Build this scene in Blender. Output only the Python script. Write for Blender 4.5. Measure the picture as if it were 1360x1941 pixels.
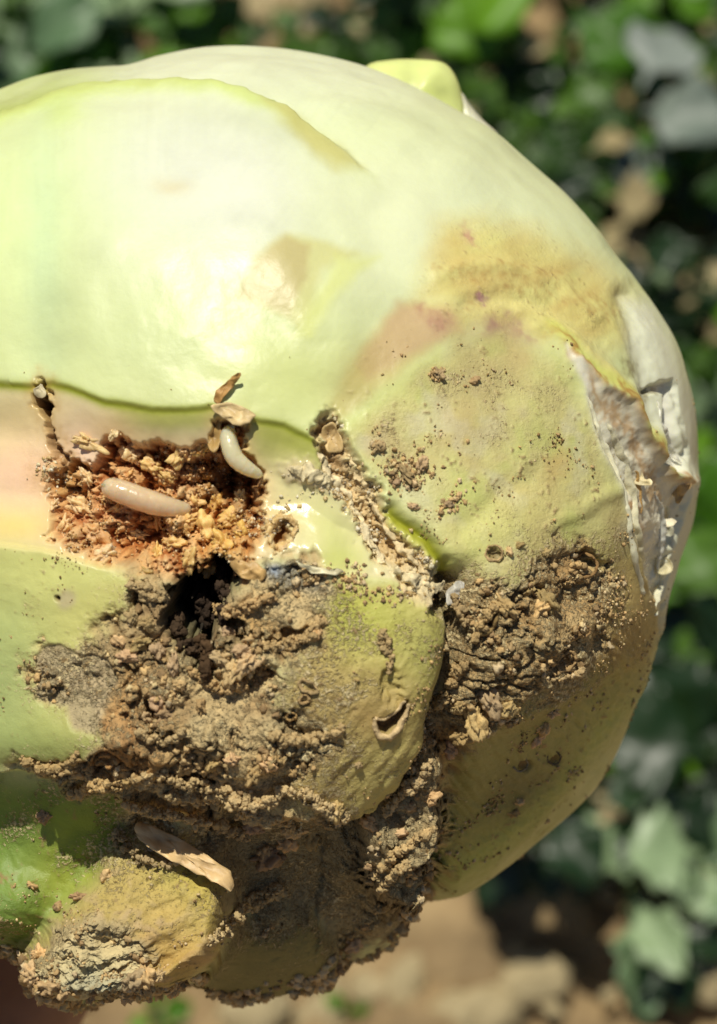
import bpy, math, random
import numpy as np
from mathutils import Vector, Matrix

for o in list(bpy.data.objects):
    bpy.data.objects.remove(o, do_unlink=True)
scene = bpy.context.scene
COL = scene.collection

# ------------------------------------------------------------------ camera, sky, sun, exposure
S = 0.064 / 1360.0            # metres per photo pixel in the plane through the head's middle
DIST = 0.30                   # camera to that plane
PITCH = math.radians(60)      # camera looks down at the field
HZ = 0.30                     # height of the head above the ground
FWD = Vector((0, math.cos(PITCH), -math.sin(PITCH)))
UP = Vector((0, math.sin(PITCH), math.cos(PITCH)))
TW = -FWD
ORIGIN = Vector((0, 0, HZ))
HEADROT = Matrix((Vector((1, 0, 0)), UP, TW)).transposed()
CAMPOS = ORIGIN + TW * DIST

cam = bpy.data.cameras.new('camera')
camo = bpy.data.objects.new('camera', cam)
COL.objects.link(camo)
camo.location = CAMPOS
camo.rotation_euler = HEADROT.to_euler()
cam.sensor_fit = 'HORIZONTAL'
cam.sensor_width = 36.0
cam.lens = 36.0 * DIST / 0.064
cam.clip_start = 0.01
cam.clip_end = 1000
cam.dof.use_dof = True
cam.dof.focus_distance = DIST - 0.025
cam.dof.aperture_fstop = 56
scene.camera = camo

SUN_L = Vector((-0.12, 0.67, 0.73)).normalized()     # toward the sun, in head axes
SUN_W = (HEADROT @ SUN_L).normalized()
world = bpy.data.worlds.new('World')
scene.world = world
world.use_nodes = True
wn = world.node_tree
sky = wn.nodes.new('ShaderNodeTexSky')
sky.sky_type = 'NISHITA'
sky.sun_disc = False
sky.sun_elevation = math.asin(SUN_W.z)
sky.sun_rotation = math.atan2(SUN_W.x, SUN_W.y)
bg = wn.nodes['Background']
wn.links.new(sky.outputs[0], bg.inputs[0])
bg.inputs[1].default_value = 0.05
sun = bpy.data.lights.new('sun', 'SUN')
sun.energy = 3.95
sun.angle = math.radians(0.5)
sun.color = (1.0, 0.955, 0.82)
suno = bpy.data.objects.new('sun', sun)
COL.objects.link(suno)
suno.rotation_euler = SUN_W.to_track_quat('Z', 'Y').to_euler()
suno.location = SUN_W * 3
scene.view_settings.view_transform = 'Standard'
scene.view_settings.look = 'None'
scene.view_settings.exposure = 0.0
scene.view_settings.gamma = 1.0
scene.render.engine = 'CYCLES'
scene.cycles.use_denoising = True
scene.cycles.max_bounces = 8

rng = np.random.default_rng(7)
random.seed(7)


# ------------------------------------------------------------------ numpy helpers
def lin(c):
    c = np.asarray(c, dtype=np.float64) / 255.0
    return np.where(c <= 0.04045, c / 12.92, ((c + 0.055) / 1.055) ** 2.4)


_perm = np.random.default_rng(3).permutation(256).astype(np.int32)
_perm = np.concatenate([_perm, _perm, _perm])
_g = np.random.default_rng(4).normal(size=(256, 3))
_g = (_g / np.linalg.norm(_g, axis=1)[:, None]).astype(np.float32)


def perlin(p, scale, seed=0):
    q = np.asarray(p, dtype=np.float32) / scale + seed * 17.37
    i = np.floor(q).astype(np.int32)
    f = q - i
    i &= 255
    w = f * f * f * (f * (f * 6 - 15) + 10)
    out = 0
    for dx in (0, 1):
        wx = w[:, 0] if dx else 1 - w[:, 0]
        px = _perm[i[:, 0] + dx]
        for dy in (0, 1):
            wy = w[:, 1] if dy else 1 - w[:, 1]
            py = _perm[px + i[:, 1] + dy]
            for dz in (0, 1):
                wz = w[:, 2] if dz else 1 - w[:, 2]
                g = _g[_perm[py + i[:, 2] + dz] & 255]
                d = g[:, 0] * (f[:, 0] - dx) + g[:, 1] * (f[:, 1] - dy) + g[:, 2] * (f[:, 2] - dz)
                out = out + wx * wy * wz * d
    return out * 1.6


def fbm(p, scale, octv=3, seed=0, gain=0.5):
    a, r = 1.0, 0
    for k in range(octv):
        r = r + a * perlin(p, scale / 2 ** k, seed + k)
        a *= gain
    return r


def billow(p, scale, octv=3, seed=0, gain=0.55):
    a, r = 1.0, 0
    for k in range(octv):
        r = r + a * (np.abs(perlin(p, scale / 2 ** k, seed + k)) * 2 - 0.55)
        a *= gain
    return r


def sm(a, b, x):
    t = np.clip((x - a) / (b - a), 0, 1)
    return t * t * (3 - 2 * t)


def dline(X, Y, pts):
    """distance to a polyline, side (+ on the right hand of travel in picture axes), place along 0..1"""
    best = np.full(X.shape, 1e9)
    side = np.zeros(X.shape)
    tt = np.zeros(X.shape)
    pts = np.asarray(pts, float)
    L = np.concatenate([[0], np.cumsum(np.hypot(*(pts[1:] - pts[:-1]).T))])
    for k in range(len(pts) - 1):
        ax, ay = pts[k]
        bx, by = pts[k + 1] - pts[k]
        l2 = bx * bx + by * by + 1e-9
        h = np.clip(((X - ax) * bx + (Y - ay) * by) / l2, 0, 1)
        dx, dy = X - ax - h * bx, Y - ay - h * by
        d = np.hypot(dx, dy)
        m = d < best
        best = np.where(m, d, best)
        side = np.where(m, np.sign(bx * dy - by * dx), side)
        tt = np.where(m, (L[k] + h * np.sqrt(l2)) / L[-1], tt)
    return best, side, tt


def sdpoly(X, Y, pts):
    """signed distance to a polygon, negative inside"""
    pts = [tuple(p) for p in pts]
    d, _, _ = dline(X, Y, pts + [pts[0]])
    ins = np.zeros(X.shape, bool)
    n = len(pts)
    for k in range(n):
        x1, y1 = pts[k]
        x2, y2 = pts[(k + 1) % n]
        c = (y1 > Y) != (y2 > Y)
        xi = (x2 - x1) * (Y - y1) / ((y2 - y1) if y2 != y1 else 1e-9) + x1
        ins ^= c & (X < xi)
    return np.where(ins, -d, d)


def smooth_closed(pts, n=720):
    """Catmull-Rom through closed points"""
    p = np.asarray(pts, float)
    out = []
    m = len(p)
    for k in range(m):
        p0, p1, p2, p3 = p[k - 1], p[k], p[(k + 1) % m], p[(k + 2) % m]
        for t in np.linspace(0, 1, 8, endpoint=False):
            out.append(0.5 * (2 * p1 + (p2 - p0) * t + (2 * p0 - 5 * p1 + 4 * p2 - p3) * t * t + (3 * p1 - p0 - 3 * p2 + p3) * t ** 3))
    return np.array(out)


def curve(pts, n=40):
    p = np.asarray(pts, float)
    p = np.vstack([2 * p[0] - p[1], p, 2 * p[-1] - p[-2]])
    m = len(p) - 3
    t = np.linspace(0, m - 1e-6, n)
    k = t.astype(int)
    f = (t - k)[:, None]
    p0, p1, p2, p3 = p[k], p[k + 1], p[k + 2], p[k + 3]
    return 0.5 * (2 * p1 + (p2 - p0) * f + (2 * p0 - 5 * p1 + 4 * p2 - p3) * f * f + (3 * p1 - p0 - 3 * p2 + p3) * f ** 3)


def local(X, Y, W):
    """photo-scale coordinates (right, down, toward viewer) to head axes in metres"""
    w = np.asarray(W, float) * S
    k = (DIST - w) / DIST
    return np.stack([(np.asarray(X, float) - 680) * S * k, -(np.asarray(Y, float) - 970.5) * S * k, w + 0 * k], -1)


# ------------------------------------------------------------------ mesh and object helpers
def mesh_np(name, V, F, mat, colors=None, attrs=None, smooth=True, normals=None):
    V = np.ascontiguousarray(V, dtype=np.float32)
    F = np.ascontiguousarray(F, dtype=np.int32)
    me = bpy.data.meshes.new(name)
    k = F.shape[1]
    me.vertices.add(len(V))
    me.vertices.foreach_set('co', V.ravel())
    me.loops.add(F.size)
    me.loops.foreach_set('vertex_index', F.ravel())
    me.polygons.add(len(F))
    me.polygons.foreach_set('loop_start', np.arange(0, F.size, k, dtype=np.int32))
    if smooth:
        me.polygons.foreach_set('use_smooth', np.ones(len(F), bool))
    if colors is not None:
        a = me.color_attributes.new('Col', 'FLOAT_COLOR', 'POINT')
        c = np.ones((len(V), 4), np.float32)
        c[:, :3] = colors
        a.data.foreach_set('color', c.ravel())
    for n_, v in (attrs or {}).items():
        a = me.attributes.new(n_, 'FLOAT', 'POINT')
        a.data.foreach_set('value', np.ascontiguousarray(v, dtype=np.float32))
    me.update(calc_edges=True)
    me.validate()
    if normals is not None:
        me.normals_split_custom_set_from_vertices(np.ascontiguousarray(normals, dtype=np.float32))
    if mat:
        me.materials.append(mat)
    return me


def link(name, me, parent=None):
    o = bpy.data.objects.new(name, me)
    COL.objects.link(o)
    if parent:
        o.parent = parent
    return o


def tag(o, label=None, cat=None, group=None, kind=None):
    for k, v in (('label', label), ('category', cat), ('group', group), ('kind', kind)):
        if v:
            o[k] = v
    return o


def ico(sub=1):
    t = (1 + 5 ** 0.5) / 2
    v = [(-1, t, 0), (1, t, 0), (-1, -t, 0), (1, -t, 0), (0, -1, t), (0, 1, t), (0, -1, -t), (0, 1, -t), (t, 0, -1), (t, 0, 1), (-t, 0, -1), (-t, 0, 1)]
    f = [(0, 11, 5), (0, 5, 1), (0, 1, 7), (0, 7, 10), (0, 10, 11), (1, 5, 9), (5, 11, 4), (11, 10, 2), (10, 7, 6), (7, 1, 8), (3, 9, 4), (3, 4, 2), (3, 2, 6), (3, 6, 8), (3, 8, 9), (4, 9, 5), (2, 4, 11), (6, 2, 10), (8, 6, 7), (9, 8, 1)]
    v = [np.array(x) / np.linalg.norm(x) for x in v]
    for _ in range(sub):
        cache, nf = {}, []

        def mid(a, b):
            k = (min(a, b), max(a, b))
            if k not in cache:
                m = v[a] + v[b]
                v.append(m / np.linalg.norm(m))
                cache[k] = len(v) - 1
            return cache[k]
        for a, b, c in f:
            ab, bc, ca = mid(a, b), mid(b, c), mid(c, a)
            nf += [(a, ab, ca), (b, bc, ab), (c, ca, bc), (ab, bc, ca)]
        f = nf
    return np.array(v), np.array(f)


# ------------------------------------------------------------------ materials
def new_mat(name):
    m = bpy.data.materials.new(name)
    m.use_nodes = True
    return m, m.node_tree, m.node_tree.nodes['Principled BSDF']


def node(nt, t, **kw):
    n = nt.nodes.new(t)
    for k, v in kw.items():
        if isinstance(k, str) and hasattr(n, k):
            setattr(n, k, v)
    return n


def noise_node(nt, scale, detail=4, rough=0.6):
    tc = node(nt, 'ShaderNodeTexCoord')
    n = node(nt, 'ShaderNodeTexNoise')
    n.inputs['Scale'].default_value = scale
    n.inputs['Detail'].default_value = detail
    n.inputs['Roughness'].default_value = rough
    nt.links.new(tc.outputs['Object'], n.inputs['Vector'])
    return n


def math_node(nt, op, a, b=None):
    n = node(nt, 'ShaderNodeMath', operation=op)
    for i, v in enumerate((a, b)):
        if v is None:
            continue
        if isinstance(v, (int, float)):
            n.inputs[i].default_value = v
        else:
            nt.links.new(v, n.inputs[i])
    return n.outputs[0]


def node_clamp(nt, x):
    n = node(nt, 'ShaderNodeClamp')
    nt.links.new(x, n.inputs[0])
    return n.outputs[0]


def mat_tissue(name='cabbage_tissue', sss=0.12):
    """surface of the head: Col = tissue or soil colour, grit = how gritty, wet = how moist"""
    m, nt, b = new_mat(name)
    L = nt.links
    col = node(nt, 'ShaderNodeAttribute'); col.attribute_name = 'Col'
    grit = node(nt, 'ShaderNodeAttribute'); grit.attribute_name = 'grit'
    wet = node(nt, 'ShaderNodeAttribute'); wet.attribute_name = 'wet'
    fine = noise_node(nt, 1500, 5, 0.7)
    mid = noise_node(nt, 420, 4, 0.65)
    # brightness grain: strong on soil, faint on skin
    g = math_node(nt, 'ADD', math_node(nt, 'MULTIPLY', fine.outputs[0], 0.6), math_node(nt, 'MULTIPLY', mid.outputs[0], 0.4))
    g = math_node(nt, 'SUBTRACT', g, 0.5)
    amp = math_node(nt, 'ADD', math_node(nt, 'MULTIPLY', grit.outputs['Fac'], 1.3), 0.15)
    g = math_node(nt, 'ADD', math_node(nt, 'MULTIPLY', g, amp), 1.0)
    mx = node(nt, 'ShaderNodeVectorMath', operation='SCALE')
    L.new(col.outputs['Color'], mx.inputs[0])
    L.new(g, mx.inputs['Scale'])
    dst = node(nt, 'ShaderNodeAttribute'); dst.attribute_name = 'dust'
    spk = noise_node(nt, 3300, 3, 0.65)
    spk2 = noise_node(nt, 260, 3, 0.6)
    v_ = math_node(nt, 'ADD', math_node(nt, 'MULTIPLY', spk.outputs[0], 0.65), math_node(nt, 'MULTIPLY', spk2.outputs[0], 0.35))
    v_ = math_node(nt, 'SUBTRACT', v_, math_node(nt, 'SUBTRACT', 0.68, math_node(nt, 'MULTIPLY', dst.outputs['Fac'], 0.22)))
    v_ = node_clamp(nt, math_node(nt, 'MULTIPLY', v_, 9.0))
    dm = node(nt, 'ShaderNodeMix'); dm.data_type = 'RGBA'
    L.new(v_, dm.inputs[0]); L.new(mx.outputs[0], dm.inputs[6])
    spk3 = noise_node(nt, 2100, 2, 0.5)
    rp = node(nt, 'ShaderNodeValToRGB')
    rp.color_ramp.elements[0].position = 0.36; rp.color_ramp.elements[0].color = (*lin((150, 122, 78)), 1)
    rp.color_ramp.elements[1].position = 0.56; rp.color_ramp.elements[1].color = (*lin((224, 204, 154)), 1)
    L.new(spk3.outputs[0], rp.inputs[0]); L.new(rp.outputs[0], dm.inputs[7])
    L.new(dm.outputs[2], b.inputs['Base Color'])
    r = math_node(nt, 'SUBTRACT', math_node(nt, 'ADD', math_node(nt, 'MULTIPLY', grit.outputs['Fac'], 0.5), 0.42), math_node(nt, 'MULTIPLY', wet.outputs['Fac'], 0.3))
    r = math_node(nt, 'ADD', r, math_node(nt, 'MULTIPLY', math_node(nt, 'SUBTRACT', mid.outputs[0], 0.5), 0.2))
    L.new(r, b.inputs['Roughness'])
    b.inputs['Specular IOR Level'].default_value = 0.4
    ss = math_node(nt, 'MULTIPLY', math_node(nt, 'SUBTRACT', 1.0, grit.outputs['Fac']), sss)
    ssc = node(nt, 'ShaderNodeClamp'); L.new(ss, ssc.inputs[0])
    L.new(ssc.outputs[0], b.inputs['Subsurface Weight'])
    b.inputs['Subsurface Radius'].default_value = (1.0, 0.9, 0.4)
    b.inputs['Subsurface Scale'].default_value = 0.0018
    bm = node(nt, 'ShaderNodeBump')
    bm.inputs['Distance'].default_value = 0.00035
    st = node_clamp(nt, math_node(nt, 'ADD', math_node(nt, 'ADD', math_node(nt, 'MULTIPLY', grit.outputs['Fac'], 0.9), math_node(nt, 'MULTIPLY', dst.outputs['Fac'], 0.5)), 0.10))
    L.new(st, bm.inputs['Strength'])
    L.new(math_node(nt, 'ADD', fine.outputs[0], math_node(nt, 'MULTIPLY', v_, 0.8)), bm.inputs['Height'])
    L.new(bm.outputs[0], b.inputs['Normal'])
    return m


def mat_col(name, rough=0.9, bump=0.5, scale=1500, sss=0.0, grain=0.9, spec=0.3, dist=0.0003):
    m, nt, b = new_mat(name)
    L = nt.links
    col = node(nt, 'ShaderNodeAttribute'); col.attribute_name = 'Col'
    fine = noise_node(nt, scale, 5, 0.7)
    g = math_node(nt, 'ADD', math_node(nt, 'MULTIPLY', math_node(nt, 'SUBTRACT', fine.outputs[0], 0.5), grain), 1.0)
    mx = node(nt, 'ShaderNodeVectorMath', operation='SCALE')
    L.new(col.outputs['Color'], mx.inputs[0]); L.new(g, mx.inputs['Scale'])
    L.new(mx.outputs[0], b.inputs['Base Color'])
    b.inputs['Roughness'].default_value = rough
    b.inputs['Specular IOR Level'].default_value = spec
    if sss:
        b.inputs['Subsurface Weight'].default_value = sss
        b.inputs['Subsurface Radius'].default_value = (1.0, 0.8, 0.45)
        b.inputs['Subsurface Scale'].default_value = 0.0012
    bm = node(nt, 'ShaderNodeBump')
    bm.inputs['Distance'].default_value = dist
    bm.inputs['Strength'].default_value = bump
    L.new(fine.outputs[0], bm.inputs['Height']); L.new(bm.outputs[0], b.inputs['Normal'])
    return m


M_TISSUE = mat_tissue()
M_SOIL = mat_col('dry_soil', 0.95, 0.7, 1500, 0, 1.0, 0.2)
M_FRASS = mat_col('moist_pulp', 0.38, 0.5, 1700, 0.35, 0.6, 0.5)
M_PAPER = mat_col('dry_leaf_skin', 0.42, 0.3, 900, 0.1, 0.5, 0.35)
M_MAGGOT = mat_col('maggot_skin', 0.22, 0.28, 900, 0.5, 0.10, 0.7, 0.0002)

_b = M_MAGGOT.node_tree.nodes['Principled BSDF']
_b.inputs['Coat Weight'].default_value = 1.0
_b.inputs['Coat Roughness'].default_value = 0.06
_b.inputs['Transmission Weight'].default_value = 0.22
_b.inputs['IOR'].default_value = 1.36
_b.inputs['Subsurface Weight'].default_value = 1.0
_b.inputs['Subsurface Scale'].default_value = 0.0016
# ------------------------------------------------------------------ the cabbage head: body surface
head = bpy.data.objects.new('cabbage', None)
COL.objects.link(head)
head.location = ORIGIN
head.rotation_euler = HEADROT.to_euler()
head.empty_display_size = 0.02
tag(head, 'pale green cabbage head with maggot eaten rotting soil crusted base', 'cabbage')

CX, CY, HW = 470.0, 920.0, 740.0
SIL = [(-300, 380), (-170, 258), (-60, 190), (0, 163), (60, 141), (130, 127), (200, 121), (243, 118), (300, 101), (370, 87), (440, 82), (520, 86), (600, 98),
       (690, 120), (780, 157), (860, 201), (930, 242), (1000, 300), (1080, 372), (1130, 430), (1168, 485), (1202, 525), (1242, 582), (1276, 642), (1302, 710),
       (1318, 780), (1325, 850), (1324, 930), (1318, 985), (1302, 1032), (1282, 1082), (1262, 1130), (1249, 1180), (1236, 1230), (1223, 1290), (1206, 1342),
       (1186, 1402), (1160, 1457), (1130, 1502), (1080, 1552), (1020, 1602), (960, 1650), (890, 1694), (838, 1712), (812, 1714), (790, 1738), (745, 1786),
       (700, 1812), (640, 1836), (580, 1852), (470, 1876), (380, 1862), (300, 1878), (240, 1880), (150, 1905), (90, 1880), (40, 1828), (0, 1792), (-60, 1740),
       (-200, 1600), (-330, 1400), (-400, 1100), (-400, 800), (-370, 550)]
silp = smooth_closed(SIL)
sth = np.arctan2(silp[:, 1] - CY, silp[:, 0] - CX)
srr = np.hypot(silp[:, 0] - CX, silp[:, 1] - CY)
o_ = np.argsort(sth)
sth, srr = sth[o_], srr[o_]
sth = np.concatenate([sth - 2 * np.pi, sth, sth + 2 * np.pi])
srr = np.concatenate([srr] * 3)

STEP = 2.9     # photo pixels between vertices
da = STEP / 850.0
bet = np.concatenate([np.linspace(-np.pi / 2 + 0.01, -0.78, 40)[:-1], np.arange(-0.78, np.pi / 2 - 0.005, da)])
alp = np.concatenate([np.arange(-1.78, 1.78, da), np.linspace(1.78, 2 * np.pi - 1.78, 60)[:-1]])
NB, NA = len(bet), len(alp)
Bm, Am = np.meshgrid(bet, alp, indexing='ij')
n0 = np.stack([np.sin(Bm), np.cos(Bm) * np.sin(Am), np.cos(Bm) * np.cos(Am)], -1).reshape(-1, 3)
ty = math.radians(14)
N = np.stack([n0[:, 0] * math.cos(ty) - n0[:, 2] * math.sin(ty) * 1.0, -n0[:, 1], n0[:, 0] * math.sin(ty) * -1.0 * -1 * -1 + n0[:, 2] * math.cos(ty)], -1)
# N: (right, down, toward viewer)
N[:, 0] = n0[:, 0] * math.cos(ty) + n0[:, 2] * math.sin(ty)
N[:, 2] = -n0[:, 0] * math.sin(ty) + n0[:, 2] * math.cos(ty)
rho = np.hypot(N[:, 0], N[:, 1])
th = np.arctan2(N[:, 1], N[:, 0])
R = np.interp(th, sth, srr)
front = N[:, 2] > -0.12
Reff = 850 + (R - 850) * np.where(N[:, 2] > 0, sm(0.25, 1.0, rho), sm(0.0, 1.0, rho))
X = CX + Reff * N[:, 0]
Y = CY + Reff * N[:, 1]
W = HW * N[:, 2]
BX, BY, BW = X.copy(), Y.copy(), W.copy()
P3 = np.stack([X, Y, W], -1)
NV = len(X)
vis = (N[:, 2] > -0.15) & (X > -140)

# colour, grit and wetness start as clean leaf
D = np.zeros(NV)
C = np.tile(lin((216, 226, 168)), (NV, 1))
G = np.zeros(NV)
WET = np.full(NV, 0.15)
fw = fbm(P3, 60, 3, 11)           # warps for outlines
fw2 = fbm(P3, 60, 3, 23)
Xs, Ys = X + 6 * fw, Y + 6 * fw2          # smooth outlines
Xr, Yr = X + 16 * fw + 9 * fbm(P3, 14, 2, 31), Y + 16 * fw2 + 9 * fbm(P3, 14, 2, 37)   # ragged outlines
n_big = fbm(P3, 260, 3, 5)
n_mid = fbm(P3, 80, 3, 6)
n_fin = fbm(P3, 22, 3, 8)
bil = billow(P3, 44, 4, 41, 0.6)
bil2 = billow(P3, 20, 3, 51, 0.6)


def paint(m, rgb, amt=1.0):
    global C
    m = np.clip(m * amt, 0, 1)[:, None]
    C = C * (1 - m) + lin(rgb) * m


def inside(pts, soft=10, warp='s', grow=0):
    x, y = {'s': (Xs, Ys), 'r': (Xr, Yr), 'n': (X, Y)}[warp]
    return vis * (1 - sm(-soft, soft, sdpoly(x, y, pts) - grow))


def ell(cx, cy, rx, ry, rot=0, warp='s', p=1.0):
    x, y = {'s': (Xs, Ys), 'r': (Xr, Yr), 'n': (X, Y)}[warp]
    c, s_ = math.cos(math.radians(rot)), math.sin(math.radians(rot))
    dx, dy = x - cx, y - cy
    u, v = (dx * c + dy * s_) / rx, (-dx * s_ + dy * c) / ry
    return vis * np.exp(-(u * u + v * v) ** p)


def along(pts, width, warp='s', p=2.0):
    x, y = {'s': (Xs, Ys), 'r': (Xr, Yr), 'n': (X, Y)}[warp]
    d, sd, t = dline(x, y, pts)
    return vis * np.exp(-(d / width) ** p), d * sd, t


# ---- large form: bulges and creases
DW = np.zeros(NV)
yr = np.interp(Xs, [-200, 0, 60, 330, 560, 660, 760, 860, 1010, 1130, 1240], [1445, 1450, 1462, 1512, 1545, 1560, 1520, 1420, 1335, 1265, 1190]) + 6 * fw
am_ = np.interp(X, [-200, 0, 600, 800, 1000, 1150, 1250], [100, 115, 150, 150, 120, 66, 0])
DW += vis * am_ * sm(yr - 720, yr + 20, Y) * (1 - sm(yr + 10, yr + 190, Y)) * sm(0.0, 0.3, N[:, 2])
D += 10 * n_big * 0.8
D += 42 * ell(700, 1330, 190, 250, 20)                   # swollen leaf base in the middle
D += 46 * ell(1060, 1190, 180, 170)                      # right lobe
d_, s_, t_ = dline(Xs, Ys, [(860, 1390), (930, 1372), (1010, 1330), (1090, 1285), (1180, 1225), (1240, 1185)])
tuck = sm(0, 60, d_ * s_) * vis * sm(840, 900, Xs)
D -= 34 * tuck * sm(420, 120, d_ * s_) * sm(1250, 1130, Xs)    # tucked underside of the right lobe
D += 20 * ell(330, 420, 330, 280)                        # upper leaf dome
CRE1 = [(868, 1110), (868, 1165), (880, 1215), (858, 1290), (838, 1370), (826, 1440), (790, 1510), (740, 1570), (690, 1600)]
m, sd, t = along(CRE1, 42); D -= 58 * m
m, sd, t = along(CRE1, 18); D -= 30 * m
CRE2 = [(866, 1400), (872, 1500), (850, 1600), (830, 1700), (815, 1760)]
m, sd, t = along(CRE2, 26); D -= 45 * m
# right lobe stands behind the crust of the base
d_, s_, t_ = dline(Xs, Ys, [(866, 1380), (872, 1500), (850, 1600), (826, 1720)])
# ledge: everything under this line falls back
LEDGE = [(-200, 1440), (-20, 1448), (60, 1462), (150, 1478), (240, 1500), (330, 1512), (450, 1545), (560, 1560), (660, 1572), (720, 1600)]
d_, s_, t_ = dline(Xs + 5 * n_fin, Ys + 7 * n_fin, LEDGE)
under = sm(0, 20, d_ * s_) * sm(250, 90, d_ * s_) * sm(1.0, 0.93, t_) * vis
D -= 60 * under * (0.45 + 0.55 * sm(100, 260, X))
D += 34 * ell(150, 1400, 330, 60) * (s_ < 0)
# stem stump and the green shoulder beside it
STUMP = [(215, 1640), (330, 1600), (420, 1650), (445, 1720), (425, 1800), (330, 1880), (240, 1890), (60, 1900), (30, 1820), (80, 1760), (140, 1700)]
stm = inside(STUMP, 26); D += stm * 18; DW += stm * 40 + 30 * ell(10, 1700, 190, 110)
D += 55 * ell(20, 1640, 190, 120) * (0.6 + 0.5 * sm(1560, 1720, Y))
m, sd, t = along([(40, 1830), (90, 1750), (180, 1700), (250, 1640)], 22); D -= 14 * m
UNDERLEAF = [(440, 1760), (520, 1742), (590, 1748), (640, 1800), (640, 1850), (470, 1895), (380, 1880)]
ul = inside(UNDERLEAF, 5); D += 30 * ul
# top leaf edges
R1 = [(-120, 275), (0, 203), (100, 166), (200, 152), (330, 153), (430, 164), (520, 187), (600, 230), (660, 280), (710, 330), (740, 380)]
d_, s_, t_ = dline(Xs, Ys, R1)
above = sm(8, -8, d_ * s_)
D -= 22 * above * sm(1.0, 0.72, t_) * sm(260, 80, d_) * vis
band = np.exp(-((d_ * s_ - 16) / 16) ** 2) * sm(1.0, 0.6, t_) * vis
D += 8 * band
m = ell(620, 250, 90, 48, 42); D -= 10 * m
# a fold in the dome at upper left
m, sd, t = along([(60, 200), (75, 330), (70, 480), (65, 620), (70, 720)], 60); D -= 9 * m
# smooth long dents on the outer leaf
m, sd, t = along([(470, 560), (560, 660), (640, 760)], 40); D -= 6 * m
m, sd, t = along([(700, 440), (760, 560), (700, 700), (620, 810)], 60); D -= 8 * m
m, sd, t = along([(1185, 560), (1215, 650), (1235, 740), (1240, 800)], 20); D -= 16 * m
# right leaf seam: two edges with torn tissue between
E1 = [(985, 590), (1030, 625), (1062, 655), (1110, 712), (1180, 765), (1225, 835), (1262, 900), (1300, 918)]
E2 = [(1085, 690), (1108, 745), (1130, 820), (1155, 880), (1178, 950), (1198, 1045), (1218, 1125), (1236, 1185)]
CAV = [(1060, 660), (1110, 716), (1180, 768), (1225, 838), (1262, 902), (1305, 925), (1292, 985), (1270, 1045), (1255, 1095), (1245, 1130), (1238, 1190), (1225, 1140),
       (1200, 1045), (1180, 950), (1155, 875), (1128, 810), (1104, 742)]
cav = inside(CAV, 7)
m, sd, t = along(E1, 34); D += 16 * m * sm(0, 0.35, t)
m, sd, t = along(E1, 10); D += 7 * m * sm(0, 0.3, t)
m, sd, t = along(E2, 12); D += 7 * m
D -= cav * (26 + 9 * n_mid + 2 * bil) * (0.15 + 0.85 * sm(680, 880, Y))
SL2 = [(1232, 735), (1262, 742), (1266, 800), (1252, 880), (1290, 900), (1300, 860), (1285, 780), (1270, 720)]
sl2 = inside(SL2, 6); D -= 26 * sl2
# faint shallow folds from the yellow stain
for k, pts in enumerate([[(830, 520), (900, 500), (980, 505), (1060, 540), (1130, 600)], [(880, 580), (950, 560), (1040, 580), (1120, 640), (1190, 720)], [(990, 590), (1080, 640), (1160, 720), (1215, 800)]]):
    m, sd, t = along(pts, 15); D += (6 if k != 1 else -6) * m
m, sd, t = along([(1040, 1000), (1120, 950), (1160, 930)], 14); D += 6 * m
m, sd, t = along([(880, 1000), (960, 930), (1010, 900)], 22); D -= 7 * m

# ---- the knife cut through the rind
CUT = [(-160, 726), (0, 722), (60, 724), (95, 720), (150, 737), (200, 757), (290, 774), (350, 773), (400, 768), (470, 790), (540, 803), (600, 832), (625, 850), (660, 880),
       (700, 935), (750, 972), (800, 1012), (850, 1075), (874, 1106), (850, 1128), (790, 1118), (740, 1100), (655, 1088), (600, 1072), (560, 1058), (500, 1062), (440, 1100),
       (330, 1110), (250, 1092), (160, 1070), (80, 1046), (0, 1036), (-160, 1030)]
sdc = sdpoly(X + 3 * fw, Y + 3 * fw2, CUT)
cut = vis * (1 - sm(-9, 3, sdc))
D -= cut * 7 + vis * 34 * sm(0, -110, sdc)
rim = vis * np.exp(-((sdc + 5) / 10) ** 2)
FRASS = [(78, 905), (110, 880), (160, 878), (200, 828), (262, 850), (300, 842), (340, 850), (395, 838), (412, 800), (452, 800), (470, 880), (500, 915), (498, 965), (488, 1040),
         (455, 1105), (300, 1112), (235, 1075), (140, 1050), (90, 1010)]
fr = inside(FRASS, 9, 'r')
D -= fr * 26
D -= fr * 30 * ell(330, 930, 150, 80) + fr * 95 * ell(432, 905, 50, 45, 30) + fr * 40 * ell(270, 1030, 80, 32)
D += fr * (24 * bil + 10 * bil2 + 24 * n_mid + 5 * billow(P3, 10, 2, 57))
# tunnels
GRO = [(625, 815), (640, 868), (668, 915), (700, 970), (735, 1030), (775, 1080), (840, 1122)]
m, sd, t = along(GRO, 30, 'r', 4); gro = m
D -= m * (34 - 24 * sm(0.45, 1.0, t)) ; D += m * (9 * bil2 + 6 * bil)
m, sd, t = along(GRO, 42, 's'); D += 10 * (m - gro).clip(0)
CRACK = [(72, 733), (80, 775), (88, 830), (97, 890), (112, 935)]
m, sd, t = along(CRACK, 9, 'r', 3); crack = m; D -= 42 * m * (1.15 - t)
m = ell(79, 762, 13, 26, 0, 'r', 2); D -= 45 * m; crackh = m
m = ell(535, 1012, 20, 27, 20, 'r', 2); D -= 42 * m; pit1 = m
# secondary cut strip right of the tunnel
STRIP = [(700, 940), (745, 975), (790, 1005), (850, 1075), (872, 1104), (845, 1112), (800, 1085), (750, 1020)]
strip = inside(STRIP, 4)
m, sd, t = along([(745, 970), (790, 1008), (850, 1075), (872, 1104)], 13); D -= 20 * m; slit = m
D += 16 * ell(628, 1000, 45, 80, -35)

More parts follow.
